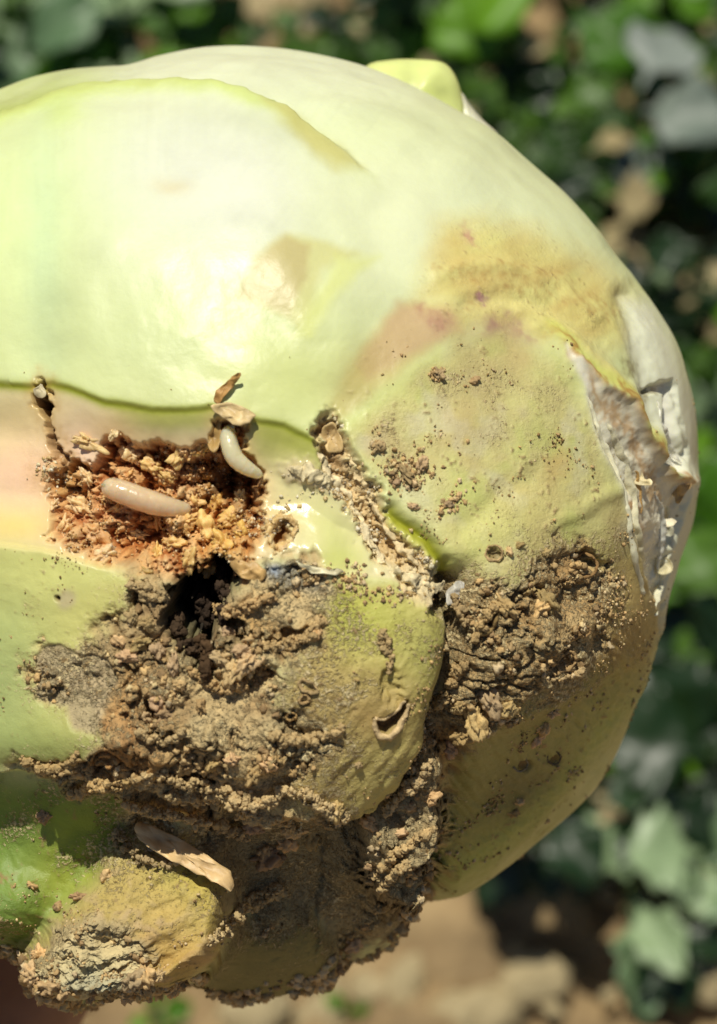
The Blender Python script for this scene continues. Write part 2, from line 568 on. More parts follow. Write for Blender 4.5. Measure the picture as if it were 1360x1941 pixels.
# ---- rot and soil
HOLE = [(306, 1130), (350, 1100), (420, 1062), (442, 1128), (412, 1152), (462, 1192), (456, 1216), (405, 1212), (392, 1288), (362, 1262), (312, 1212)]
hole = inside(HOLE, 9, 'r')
hole_s = inside(HOLE, 26)
CRUST = [(240, 1092), (330, 1108), (440, 1098), (500, 1062), (600, 1074), (625, 1110), (612, 1180), (560, 1230), (520, 1280), (545, 1340), (600, 1370), (640, 1390), (560, 1440),
         (530, 1500), (640, 1540), (700, 1600), (780, 1520), (832, 1430), (842, 1360), (862, 1290), (870, 1200), (855, 1130), (880, 1110), (960, 1100), (1040, 1040), (1110, 1045), (1140, 1090),
         (1130, 1150), (1090, 1230), (1060, 1290), (990, 1330), (930, 1380), (880, 1440), (860, 1560), (830, 1700), (780, 1750), (690, 1790), (650, 1790), (590, 1745), (460, 1740), (430, 1690),
         (330, 1600), (215, 1620), (200, 1540), (80, 1480), (40, 1440), (130, 1425), (190, 1390), (170, 1330), (70, 1320), (60, 1245), (150, 1240), (215, 1180)]
sdk = sdpoly(Xr, Yr, CRUST) + 26 * n_mid + 8 * n_fin
crust = vis * (1 - sm(-26, 22, sdk))
crust *= (1 - hole)
patchy = np.clip(0.55 + 0.9 * n_mid + 0.4 * n_big, 0, 1)
ap = sm(-0.05, 0.55, fbm(P3, 95, 2, 61)) + 0.12
Pw = P3 + 14 * np.stack([fw, fw2, n_mid], -1)
crk = np.exp(-(perlin(Pw, 74, 66) / 0.05) ** 2) + 0.8 * np.exp(-(perlin(Pw, 33, 67) / 0.06) ** 2)
crk = np.clip(crk, 0, 1.2) * sm(-0.25, 0.25, perlin(P3, 150, 68))
dbm = inside([(440, 1590), (640, 1600), (700, 1610), (720, 1680), (680, 1790), (640, 1840), (600, 1750), (450, 1735), (400, 1650)], 40)
crust = crust * (1 - 0.85 * dbm)
D += crust * (15 * bil * ap + 7 * bil2 * ap + 20 * n_mid + 12 * perlin(P3, 130, 64) + 2.5 * billow(P3, 11, 2, 58) - 17 * crk)
D -= 30 * dbm
D -= hole * (190 - 60 * bil - 30 * bil2) + (hole_s - hole).clip(0) * 12
for (hx, hy, rx, ry, rot, dep) in [(292, 1345, 22, 18, 0, 60), (490, 1280, 20, 26, 20, 40), (545, 1205, 34, 12, -20, 30), (840, 1150, 26, 22, 0, 60), (882, 1215, 18, 30, 0, 40), (1105, 1062, 26, 14, 10, 46),
                                   (985, 1130, 30, 14, 0, 30), (1075, 1130, 20, 34, 35, 24), (192, 1468, 8, 18, -35, 60), (370, 1487, 60, 10, 8, 60), (430, 1530, 50, 12, 15, 60), (600, 1580, 55, 16, 10, 50),
                                   (880, 1290, 16, 40, 15, 30), (780, 1480, 12, 40, 30, 30), (240, 1150, 12, 20, 0, 25), (1060, 1215, 14, 14, 0, 16), (330, 1390, 36, 14, 0, 30), (700, 1555, 60, 20, -30, 40),
                                   (735, 1290, 14, 26, 0, 14)]:
    D -= dep * ell(hx, hy, rx, ry, rot, 'r', 1.6)
MOUTH = [(700, 1340), (716, 1344), (740, 1330), (757, 1312), (756, 1330), (742, 1356), (722, 1372), (706, 1366)]
mouth = inside(MOUTH, 4); D -= 26 * mouth
pits = np.zeros(NV)
for (x, y, a, b_) in [(935, 1047, 14, 13), (1054, 1243, 18, 11), (1010, 1471, 12, 11), (1075, 1458, 11, 10), (576, 1322, 7, 6), (554, 1362, 7, 6), (925, 1178, 9, 20), (600, 1590, 10, 9), (108, 1134, 4, 4), (570, 1636, 8, 8)]:
    m = ell(x, y, a, b_, 0, 's', 2); pits = np.maximum(pits, m)
D -= 14 * pits
GREY = [(62, 1245), (80, 1225), (110, 1222), (150, 1242), (200, 1250), (220, 1300), (190, 1380), (150, 1370), (130, 1335), (75, 1325)]
grey = inside(GREY, 5); D -= grey * 7
# wrinkles of the swollen base
wr = fbm(np.stack([(X * 0.8 + Y * 0.6) / 1.0, (-X * 0.6 + Y * 0.8) * 0.25, W * 0.3], -1), 18, 3, 77)
bulge = ell(690, 1380, 190, 220, 15)
D += 3.2 * wr * bulge * (1 - crust)
wr2 = fbm(np.stack([X * 0.25 + Y * 0.1, Y * 0.9 - X * 0.9, W * 0.3], -1), 16, 2, 79)
lobe = inside([(900, 1200), (1240, 1180), (1230, 1300), (1150, 1470), (1000, 1610), (830, 1710), (850, 1500), (880, 1420)], 30)
D += 4 * wr2 * lobe
D += (n_fin * 0.28) * vis * (1 - sm(700, 300, Y) * 0.6)

stri = fbm(np.stack([(X * 0.80 + Y * 0.60), (-X * 0.60 + Y * 0.80) * 0.06, W * 0.06], -1), 13, 3, 101)
stri2 = fbm(np.stack([X, Y * 0.05, W * 0.05], -1), 16, 3, 105)
upr = vis * sm(880, 700, Y) * (1 - cut)
sx_ = sm(330, 480, X)
ribs = stri * sx_ + stri2 * (1 - sx_)
ribs = ribs * sm(-0.3, 0.4, n_big + 0.4 * n_mid)
D += upr * 0.28 * ribs
# ---- colours of tissue
paint(sm(0.1, 0.9, (Y - 300) / 700.0), (216, 217, 148), 0.65)
paint(ell(330, 330, 250, 190), (224, 226, 206), 0.85)
paint(ell(460, 380, 140, 140), (226, 227, 210), 0.8)
paint(sm(260, 100, Y) * vis * sm(100, 300, X), (232, 236, 206), 0.75)
paint(ell(60, 420, 130, 300), (218, 232, 165), 0.7)
paint(ell(85, 480, 40, 260), (205, 228, 182), 0.5)
paint(ell(780, 420, 210, 220), (230, 232, 196), 0.7)
paint(ell(1000, 420, 200, 120, 40), (234, 240, 196), 0.6)
paint(ell(300, 640, 280, 90), (205, 215, 158), 0.6)
paint(ell(560, 720, 130, 90), (212, 218, 140), 0.7)
paint(band, (208, 220, 132), 0.9)
paint(above * np.exp(-(d_ / 30) ** 2) * vis, (222, 226, 160), 0.0)
d_, s_, t_ = dline(Xs, Ys, R1)
paint(np.exp(-((d_ * s_ + 14) / 24) ** 2) * sm(0.42, 0.2, t_) * vis, (170, 182, 92), 0.8)
paint(np.exp(-((d_ * s_ - 2) / 7) ** 2) * sm(1.0, 0.7, t_) * vis, (190, 204, 104), 0.75)
paint(inside([(500, 195), (560, 205), (640, 260), (690, 310), (640, 320), (590, 290), (540, 235)], 20), (200, 194, 116), 0.85)
paint(ell(330, 365, 38, 16), (216, 206, 166), 0.7)
paint(ell(120, 215, 40, 30), (205, 225, 120), 0.5)
C = C * (1 + 0.028 * ribs * upr)[:, None] * (1 - 0.10 * np.clip(fbm(P3, 170, 3, 111), 0, 1) * upr)[:, None]
# leaf scars
paint(inside([(538, 446), (575, 452), (680, 480), (640, 500), (610, 520), (588, 600), (565, 622), (540, 600), (448, 566), (480, 505)], 13), (208, 204, 132), 0.75)
paint(inside([(536, 450), (585, 470), (580, 540), (548, 600), (500, 580), (446, 566), (480, 505)], 12), (192, 176, 120), 0.75)
paint(inside([(640, 490), (720, 480), (640, 560), (590, 640), (560, 640)], 16), (220, 224, 130), 0.6)
sc2 = inside([(752, 572), (800, 570), (905, 600), (880, 640), (830, 652), (740, 730), (640, 800), (622, 770), (700, 650)], 18)
paint(sc2, (200, 188, 118), 0.8)
paint(inside([(752, 572), (860, 575), (880, 630), (800, 660), (700, 720), (680, 690)], 16), (202, 166, 130), 0.7)
paint(ell(690, 700, 70, 40, -40), (190, 170, 105), 0.6)
paint(inside([(650, 800), (740, 730), (830, 660), (845, 690), (760, 790), (690, 830)], 16), (208, 216, 124), 0.6)
# yellow stained shoulder
ys = inside([(840, 430), (920, 415), (1030, 440), (1120, 500), (1190, 560), (1200, 640), (1150, 660), (1050, 640), (960, 640), (880, 600), (800, 560)], 45)
paint(ys, (226, 216, 132), 0.9)
paint(np.clip(ys * (0.35 + 0.8 * fbm(np.stack([X * 0.35 - Y * 0.2, Y * 0.9 + X * 0.4, W * 0], -1), 50, 3, 91)), 0, 1), (202, 172, 102), 0.7)
for pts in [[(830, 515), (900, 512), (990, 500), (1050, 520), (1100, 560), (1180, 590)], [(880, 590), (930, 560), (1000, 548), (1080, 575), (1150, 600)], [(880, 530), (960, 525), (1040, 540)]]:
    m, sd, t = along(pts, 9, 'r'); paint(m * (0.5 + n_fin), (178, 140, 80), 0.5)
m, sd, t = along([(920, 570), (1000, 575), (1060, 610), (1120, 680), (1200, 760)], 16); paint(m, (228, 216, 140), 0.8)
for (x, y, r, rgb, a) in [(890, 445, 13, (190, 120, 120), .6), (912, 572, 9, (150, 80, 120), .8), (940, 625, 26, (150, 84, 110), .75), (985, 635, 20, (165, 100, 115), .5), (960, 660, 40, (180, 130, 115), .5), (800, 580, 16, (170, 110, 100), .5), (835, 605, 18, (170, 105, 105), .5)]:
    paint(ell(x, y, r, r, 0, 'r'), rgb, a)
# central right leaf, dusty
cl = inside([(660, 830), (760, 740), (860, 650), (960, 640), (1060, 680), (1120, 800), (1180, 950), (1200, 1040), (1130, 1030), (960, 1080), (880, 1110), (850, 1060), (760, 960)], 30)
paint(cl, (210, 202, 132), 0.9)
paint(cl * sm(-0.1, 0.6, fbm(P3, 150, 3, 121)), (206, 186, 126), 0.8)
paint(cl * sm(0.0, 0.6, fbm(P3, 120, 3, 131)), (196, 202, 116), 0.7)
paint(cl * sm(0.1, 0.6, fbm(P3, 90, 3, 141)), (216, 208, 176), 0.5)
paint(cl * np.clip(0.4 + 1.2 * n_mid, 0, 1), (190, 172, 118), 0.5)
paint(ell(900, 720, 60, 120, 10, 'r'), (186, 166, 112), 0.6)
paint(ell(1060, 880, 26, 36, 20, 'r'), (196, 154, 92), 0.5)
paint(ell(940, 1000, 120, 60, -30), (214, 210, 128), 0.6)
paint(ell(770, 970, 60, 60), (206, 210, 150), 0.5)
# right outer leaf: white and thin
paint(inside([(1190, 560), (1240, 580), (1330, 780), (1330, 1000), (1240, 1200), (1225, 1130), (1290, 960), (1265, 880), (1230, 800), (1205, 680)], 24), (226, 226, 200), 0.9)
m, sd, t = along([(1040, 620), (1100, 690), (1180, 745), (1240, 840), (1262, 890)], 15); paint(m, (216, 218, 110), 0.8)
m, sd, t = along(E1, 9, 'r'); paint(m * sm(0.02, 0.3, t), (176, 128, 62), 0.9)
m, sd, t = along([(1110, 720), (1170, 785), (1215, 850), (1230, 900), (1215, 960)], 10, 'r'); paint(m, (190, 150, 92), 0.6)
paint(cav * 1.0, (238, 232, 206), 0.95)
WET = np.maximum(WET, cav * 0.6)
m, sd, t = along([(1100, 720), (1170, 788), (1215, 852), (1236, 905), (1262, 950)], 9, 'r'); paint(m * cav, (186, 140, 80), 0.7)
m, sd, t = along([(1215, 955), (1222, 1000)], 14, 'r'); paint(m, (176, 118, 50), 0.8)
paint(cav * np.clip(1.6 * n_mid, 0, 1), (206, 192, 152), 0.4)
m, sd, t = along(E2, 7); paint(m, (236, 230, 206), 0.85)
paint(ell(1205, 1120, 12, 50, -10), (196, 150, 140), 0.6)
paint(sl2, (226, 222, 206), 0.9)
for (x, y, r) in [(1228, 748, 9), (1248, 735, 8), (1198, 700, 12)]:
    paint(ell(x, y, r, r * 1.6, 20, 'r'), (120, 104, 58), 0.7)
# lower left leaf
ll = inside([(-160, 1030), (0, 1036), (80, 1046), (160, 1070), (250, 1092), (225, 1180), (200, 1250), (200, 1400), (120, 1440), (-160, 1450)], 18)
paint(ll, (204, 198, 118), 0.95)
paint(ll * sm(0.0, 0.5, n_mid), (196, 184, 112), 0.6)
paint(ll * ell(0, 1300, 100, 260), (176, 190, 122), 0.85)
paint(ll * ell(130, 1090, 130, 40), (214, 214, 134), 0.7)
paint(ll * ell(100, 1400, 130, 50), (140, 158, 88), 0.6)
# swollen base
sb = inside([(625, 1100), (740, 1104), (850, 1135), (866, 1200), (856, 1290), (836, 1370), (826, 1440), (780, 1510), (690, 1590), (640, 1545), (530, 1500), (560, 1430), (530, 1300), (600, 1200)], 34)
paint(sb, (200, 184, 108), 0.95)
paint(sb * sm(720, 580, Xr), (196, 166, 106), 0.8)
paint(sb * ell(690, 1160, 90, 80), (188, 188, 84), 0.9)
paint(sb * ell(800, 1230, 60, 80), (166, 164, 84), 0.8)
paint(sb * np.clip(0.3 + wr * 0.9 + n_mid * 0.5, 0, 1) * ell(660, 1420, 170, 140), (216, 196, 124), 0.8)
paint(sb * ell(700, 1330, 80, 70, 0, 'r'), (160, 126, 76), 0.7)
paint(ell(650, 1130, 28, 50), (190, 190, 80), 0.6)
# right lobe
rl = inside([(880, 1110), (960, 1085), (1040, 1030), (1130, 1020), (1200, 1040), (1240, 1190), (1230, 1290), (1185, 1402), (1080, 1552), (890, 1694), (812, 1714), (850, 1580), (872, 1440), (850, 1300)], 40)
paint(rl, (180, 166, 98), 0.9)
paint(rl * ell(1180, 1120, 50, 110), (204, 178, 112), 0.9)
paint(rl * ell(1130, 1230, 80, 60, 0, 'r'), (180, 136, 74), 0.8)
paint(rl * ell(1150, 1330, 100, 110), (168, 170, 92), 0.85)
paint(rl * ell(1000, 1560, 220, 160, -35), (146, 148, 76), 0.9)
paint(rl * inside([(1230, 1290), (1150, 1480), (1020, 1605), (890, 1700), (810, 1720), (850, 1660), (960, 1590), (1080, 1490), (1180, 1350)], 18), (168, 178, 92), 0.85)
paint(rl * ell(1000, 1510, 90, 60, -30, 'r'), (96, 84, 60), 0.55)
paint(rl * ell(1080, 1240, 150, 40, -25, 'r'), (150, 112, 64), 0.6)
paint(rl * ell(1060, 1340, 150, 60, -25, 'r'), (120, 108, 62), 0.5)
# stump and green shoulder
gs = inside([(-160, 1470), (200, 1500), (260, 1560), (330, 1610), (215, 1640), (140, 1700), (40, 1830), (-160, 1760)], 40)
paint(gs, (104, 130, 50), 0.95)
paint(gs * ell(180, 1640, 130, 70), (168, 174, 62), 0.9)
paint(gs * ell(0, 1680, 80, 130), (122, 150, 70), 0.7)
paint(gs * sm(-0.1, 0.5, n_mid), (104, 128, 48), 0.6)
paint(stm, (190, 168, 96), 0.95)
paint(stm * ell(330, 1700, 110, 90, 0, 'r'), (200, 172, 104), 0.8)
paint(stm * sm(-0.15, 0.3, n_mid + 0.4 * n_fin), (196, 170, 124), 0.85)
paint(stm * ell(360, 1660, 80, 40), (186, 180, 80), 0.6)
paint(stm * ell(390, 1680, 40, 60), (196, 178, 70), 0.7)
paint(stm * ell(300, 1800, 110, 50, 0, 'r'), (186, 146, 76), 0.7)
CUTFACE = [(70, 1790), (110, 1740), (180, 1715), (250, 1730), (290, 1800), (270, 1870), (200, 1880), (120, 1900), (50, 1860)]
cf = inside(CUTFACE, 8, 'r')
paint(cf, (216, 196, 146), 0.95)
paint(ell(175, 1820, 60, 24, 5), (214, 202, 154), 0.7)
paint(ell(180, 1850, 70, 26), (180, 178, 150), 0.7)
D += cf * (7 * bil + 5 * bil2)
m, sd, t = along([(60, 1850), (100, 1760), (170, 1722), (250, 1735), (295, 1800)], 9, 'r'); D += 12 * m; paint(m, (170, 150, 108), 0.7)

# the dark base between
db = inside([(440, 1560), (660, 1580), (740, 1580), (830, 1450), (866, 1440), (850, 1600), (820, 1720), (740, 1790), (640, 1840), (600, 1750), (450, 1735), (380, 1640)], 18, 'r')
paint(db, (150, 136, 98), 0.95)
paint(dbm, (138, 136, 112), 0.8)
paint(db * ell(760, 1700, 60, 60, 0, 'r'), (140, 122, 56), 0.7)
paint(ul, (126, 116, 66), 0.95)
# cut flesh
paint(cut, (226, 214, 166), 1.0)
paint(cut * ell(30, 800, 140, 70), (228, 206, 146), 0.8)
paint(cut * ell(30, 900, 130, 80), (246, 204, 168), 0.95)
paint(cut * ell(140, 860, 60, 70), (244, 214, 192), 0.9)
paint(cut * ell(10, 1000, 120, 40), (232, 208, 124), 0.8)
paint(cut * ell(230, 810, 90, 36), (224, 186, 128), 0.7)
paint(cut * ell(330, 810, 90, 24), (206, 196, 150), 0.7)
paint(cut * ell(530, 850, 80, 40), (190, 190, 98), 0.85)
paint(cut * ell(540, 930, 60, 70), (216, 206, 150), 0.9)
paint(cut * ell(630, 1010, 50, 80, -35), (214, 214, 142), 0.9)
paint(cut * ell(640, 1060, 50, 30), (198, 204, 110), 0.7)
top_rim = np.exp(-((sdc + 6) / 11) ** 2) * vis * sm(1000, 860, Y + 0.0 * X) * sm(0, 1, (Y < 905).astype(float))
paint(top_rim * (X < 625), (150, 158, 34), 0.95)
paint(np.exp(-((sdc + 24) / 20) ** 2) * vis * (Y < 900) * (X < 620) * sm(180, 300, X), (164, 168, 74), 0.75)
bot_rim = np.exp(-((sdc + 4) / 8) ** 2) * vis * (Y > 1020) * (X < 260)
paint(bot_rim, (224, 210, 138), 0.9)
paint(strip, (196, 196, 84), 0.85)
paint(slit, (150, 152, 26), 0.95)
WET = np.maximum(WET, cut * 0.75)
# cavity pulp
frh = inside(FRASS, 34) * cut
paint(inside(FRASS, 60) * cut, (234, 196, 146), 0.6)
paint(frh, (230, 182, 124), 0.75)
fcol = np.clip(0.5 + 0.8 * n_mid + 0.3 * bil, 0, 1)
paint(fr, (226, 170, 106), 1.0)
paint(fr * fcol, (236, 200, 146), 0.85)
paint(fr * np.clip(-1.6 * bil + 0.1, 0, 1), (158, 82, 28), 0.9)
paint(fr * ell(190, 950, 80, 60), (222, 160, 106), 0.6)
paint(fr * ell(440, 910, 70, 60), (120, 74, 28), 0.85)
paint(fr * ell(300, 870, 40, 24), (190, 104, 44), 0.6)
paint(fr * ell(420, 1050, 60, 50), (206, 158, 80), 0.6)
paint(gro, (222, 196, 146), 1.0)
m, sd, t = along(GRO, 18, 'r'); paint(m * sm(0.35, 0.1, t), (136, 98, 54), 0.7); paint(m * ell(735, 1010, 30, 40), (180, 132, 56), 0.6)
m, sd, t = along(GRO, 34, 'r', 6); paint((m - gro).clip(0) * 1.6, (220, 204, 164), 0.8)
paint(ell(590, 905, 52, 22, 18, 'r', 2), (206, 188, 148), 0.95); D += 12 * ell(590, 905, 50, 20, 18, 'r')
paint(ell(800, 1100, 50, 16, 25, 'r', 2), (226, 208, 164), 0.9); D += 10 * ell(800, 1100, 44, 14, 25, 'r')
paint(crack, (128, 92, 48), 0.9); paint(crackh, (84, 54, 26), 0.9)
m, sd, t = along(CRACK, 26, 'r'); paint((m - crack).clip(0), (196, 152, 84), 0.7)
paint(ell(70, 890, 40, 40, 0, 'r'), (206, 160, 100), 0.5)
paint(ell(535, 1005, 34, 42, 20, 'r'), (222, 186, 122), 0.7)
paint(pit1, (150, 92, 36), 0.9)
# soil crust colours
scol = np.clip(0.5 + 0.7 * n_mid + 0.35 * bil, 0, 1)
cm = crust
paint(cm, (206, 180, 130), 1.0)
paint(cm * scol, (218, 194, 142), 0.8)
paint(cm * np.clip(-1.3 * bil * ap - 0.25, 0, 1), (132, 94, 54), 0.6)
paint(cm * crk, (70, 48, 28), 0.75)
paint(cm * sm(0.0, 0.5, fbm(P3, 85, 3, 151)), (136, 100, 60), 0.45)
paint(cm * ell(260, 1230, 90, 130, 0, 'r'), (126, 94, 58), 0.4)
paint(cm * np.clip(1.5 * fbm(P3, 120, 2, 63) - 0.1, 0, 1), (202, 154, 84), 0.6)
paint(cm * ell(230, 1390, 60, 80, 0, 'r'), (176, 112, 48), 0.5)
paint(cm * ell(300, 1440, 120, 40, 0, 'r'), (184, 136, 74), 0.6)
paint(cm * ell(880, 1210, 40, 80, 0, 'r'), (92, 74, 54), 0.7)
paint(cm * ell(740, 1640, 110, 120, 0, 'r'), (182, 158, 112), 0.5)
paint(cm * db, (156, 142, 106), 0.5)
paint(cm * ell(1050, 1100, 60, 50, -40, 'r'), (140, 108, 70), 0.6)
paint(ell(560, 1092, 66, 26, 8, 's', 2), (156, 154, 140), 0.85)
paint(ell(522, 1080, 14, 12), (150, 166, 186), 0.8)
paint(grey, (190, 170, 132), 0.9)
paint(mouth, (88, 62, 44), 0.85)
paint(pits, (116, 84, 54), 0.7)
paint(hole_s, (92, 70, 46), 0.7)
paint(hole, (40, 31, 24), 0.97)  # rot brown taken nearly to black: the hole's shade is painted in
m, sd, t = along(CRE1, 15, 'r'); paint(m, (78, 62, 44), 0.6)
paint(ell(125, 1135, 20, 18, 0, 's', 2), (190, 172, 140), 0.7)
paint(ell(108, 1134, 4, 4), (90, 60, 40), 0.9)
paint(rl * crust, (190, 152, 92), 0.35)
G = np.clip(np.maximum.reduce([crust * 0.95, cf * 0.9, gro * 0.8, fr * 0.5, grey * 0.6, hole * 0.9, db * 0.6, rl * 0.28, sb * 0.3, ul * 0.4, stm * 0.45, gs * 0.15, ys * 0.12, cl * 0.2, ell(70, 890, 50, 50) * 0.3]), 0, 1)
WET = np.clip(np.maximum(WET, fr * 0.6) - crust * 0.4, 0, 1)
# scattered dust film and specks on the skin
dust = np.clip(perlin(P3, 9, 71) + 0.7 * perlin(P3, 40, 72) - 0.55, 0, 1) * vis
dreg = np.clip(cl * 1.0 + rl * 1.0 + sb * 0.8 + ll * 0.6 + gs * 0.9 + stm + ys * 0.5 + sc2 * 0.3, 0, 1) * (1 - cut)
paint(np.clip(dust * dreg * 2.2, 0, 1), (160, 134, 90), 0.9)
G = np.maximum(G, np.clip(dust * dreg * 1.5, 0, 0.8))
D += 3 * np.clip(dust * dreg * 2, 0, 1)
crust_s = vis * (1 - sm(-30, 75, sdk))
DUST = np.clip(crust_s * 0.75 + cl * (0.42 + 0.5 * n_mid) + rl * (0.55 + 0.4 * n_mid) * (1 - 0.6 * sm(1300, 1420, Y + 0.3 * (X - 1000))) + sb * (0.5 + 0.5 * n_mid + 0.45 * sm(720, 580, X)) + ll * (0.22 + 0.3 * n_mid) + gs * (0.5 + 0.7 * n_mid) + stm * 0.55 + db * 0.2 + ys * (0.3 + 0.5 * n_mid) + sc2 * 0.1 + ul * 0.5, 0, 1) * (1 - cut) * (1 - cav) * (1 - hole)
fade = sm(-0.12, 0.1, N[:, 2])
X = BX + D * fade * N[:, 0]
Y = BY + D * fade * N[:, 1]
W = BW + D * fade * N[:, 2] + DW
ms_ = inside(STUMP, 46) * sm(0.0, 0.1, N[:, 2])
W = W * (1 - ms_) + ms_ * (596 + 0.12 * (Y - 1640) - 0.05 * (X - 230) + 16 * n_mid + 0.7 * D - 12)
mb_ = inside([(690, 1600), (760, 1535), (826, 1440), (860, 1450), (848, 1600), (822, 1700), (780, 1735), (720, 1715), (685, 1665)], 22, 'r') * sm(0.0, 0.1, N[:, 2])
W = W * (1 - mb_) + mb_ * (640 - 0.62 * (Y - 1500) - 0.15 * (X - 760) + 22 * n_mid + 0.8 * D + 30)
mg_ = ell(0, 1700, 170, 110) * sm(0.0, 0.12, N[:, 2]) * (1 - ms_) * 0.85
W = W * (1 - mg_) + mg_ * (560 + 10 * n_mid)
# ragged underside: keep the clods of the lower rim
V = local(X, Y, W)

# ---- faces and parts
i = np.arange(NB - 1)[:, None]
j = np.arange(NA)[None, :]
jn = (j + 1) % NA
F = np.stack([np.broadcast_to(i * NA + j, (NB - 1, NA)), np.broadcast_to(i * NA + jn, (NB - 1, NA)), np.broadcast_to((i + 1) * NA + jn, (NB - 1, NA)), np.broadcast_to((i + 1) * NA + j, (NB - 1, NA))], -1).reshape(-1, 4)
e1 = V[F[:, 2]] - V[F[:, 0]]
e2 = V[F[:, 3]] - V[F[:, 1]]
fn = np.cross(e1, e2)
fc = V[F].mean(1)
ctr = local(CX, CY, 0.0)
if (fn * (fc - ctr)).sum() < 0:
    F = F[:, ::-1]
    fn = -fn
VN = np.zeros_like(V)
for k in range(4):
    for a in range(3):
        VN[:, a] += np.bincount(F[:, k], fn[:, a], minlength=NV)
VN /= np.linalg.norm(VN, axis=1)[:, None] + 1e-20

rid = np.zeros(NV, np.int32)
rid[(sdpoly(BX, BY, [(615, 840), (760, 720), (1000, 600), (1062, 655), (1104, 742), (1180, 950), (1236, 1190), (1230, 1300), (1150, 1470), (1000, 1615), (830, 1720), (850, 1560), (870, 1400), (850, 1290), (868, 1110), (700, 930)]) < 0) & vis] = 1
rid[(ll > 0.5) & vis] = 2
rid[(sb > 0.5) & vis] = 3
rid[((gs > 0.5) | (stm > 0.5) | (sdpoly(BX, BY, [(-160, 1700), (60, 1700), (300, 1650), (440, 1700), (640, 1760), (640, 1900), (100, 1960), (-160, 1850)]) < 0)) & vis] = 4
rid[(cut > 0.5) & vis] = 5
rid[(cav > 0.5) & vis] = 6
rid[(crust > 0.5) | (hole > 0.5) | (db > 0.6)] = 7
rid[(fr > 0.5) & vis] = 8
rid[(cf > 0.5) & vis] = 9
frid = rid[F[:, 0]]


def region_part(name, k, parent):
    fs = F[frid == k]
    used, inv = np.unique(fs, return_inverse=True)
    fs = inv.reshape(fs.shape)
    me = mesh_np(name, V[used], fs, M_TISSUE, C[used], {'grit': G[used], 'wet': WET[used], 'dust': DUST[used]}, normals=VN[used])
    return link(name, me, parent)


p_head = region_part('outer_leaf', 0, head)
tag(p_head, 'smooth pale upper leaf with tan leaf scars')
p_side = region_part('outer_leaf', 1, head)
tag(p_side, 'dusty yellow green side leaf with brown scab')
p_low = region_part('outer_leaf', 2, head)
tag(p_low, 'green lower leaf below the cut, with grey scar')
p_base = region_part('leaf_base', 3, head)
tag(p_base, 'swollen olive leaf base with one open crescent scar')
p_stem = region_part('stem', 4, head)
p_cut = region_part('cut_flesh', 5, head)
tag(p_cut, 'pinkish pale flesh laid bare under the rind')
p_inner = region_part('inner_leaf', 6, head)
tag(p_inner, 'torn white inner leaf tissue in the side split')
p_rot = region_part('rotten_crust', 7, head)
tag(p_rot, 'brown rotten tissue caked with dry soil')
p_pulp = region_part('eaten_cavity', 8, p_cut)
p_stemcut = region_part('stem_cut_face', 9, p_stem)

# height lookup for things that sit on the surface
GS = 4
gw, gh = 1500 // GS, 2000 // GS
HM = np.full((gh, gw), -1e6)
sel = N[:, 2] > -0.1
gx = np.clip(((X[sel] + 60) / GS).astype(int), 0, gw - 1)
gy = np.clip((Y[sel] / GS).astype(int), 0, gh - 1)
np.maximum.at(HM, (gy, gx), W[sel])
for _ in range(3):
    bad = HM < -1e5
    for ax, sh in ((0, 1), (0, -1), (1, 1), (1, -1)):
        r_ = np.roll(HM, sh, ax)
        HM = np.where(bad & (HM < -1e5), r_, HM)


def hgt(x, y):
    return HM[np.clip((np.asarray(y) / GS).astype(int), 0, gh - 1), np.clip(((np.asarray(x) + 60) / GS).astype(int), 0, gw - 1)]


def hgt_s(x, y, r=10):
    return float(np.mean([hgt(x + a * r, y + b * r) for a, b in ((0, 0), (1, 0), (-1, 0), (0, 1), (0, -1))]))


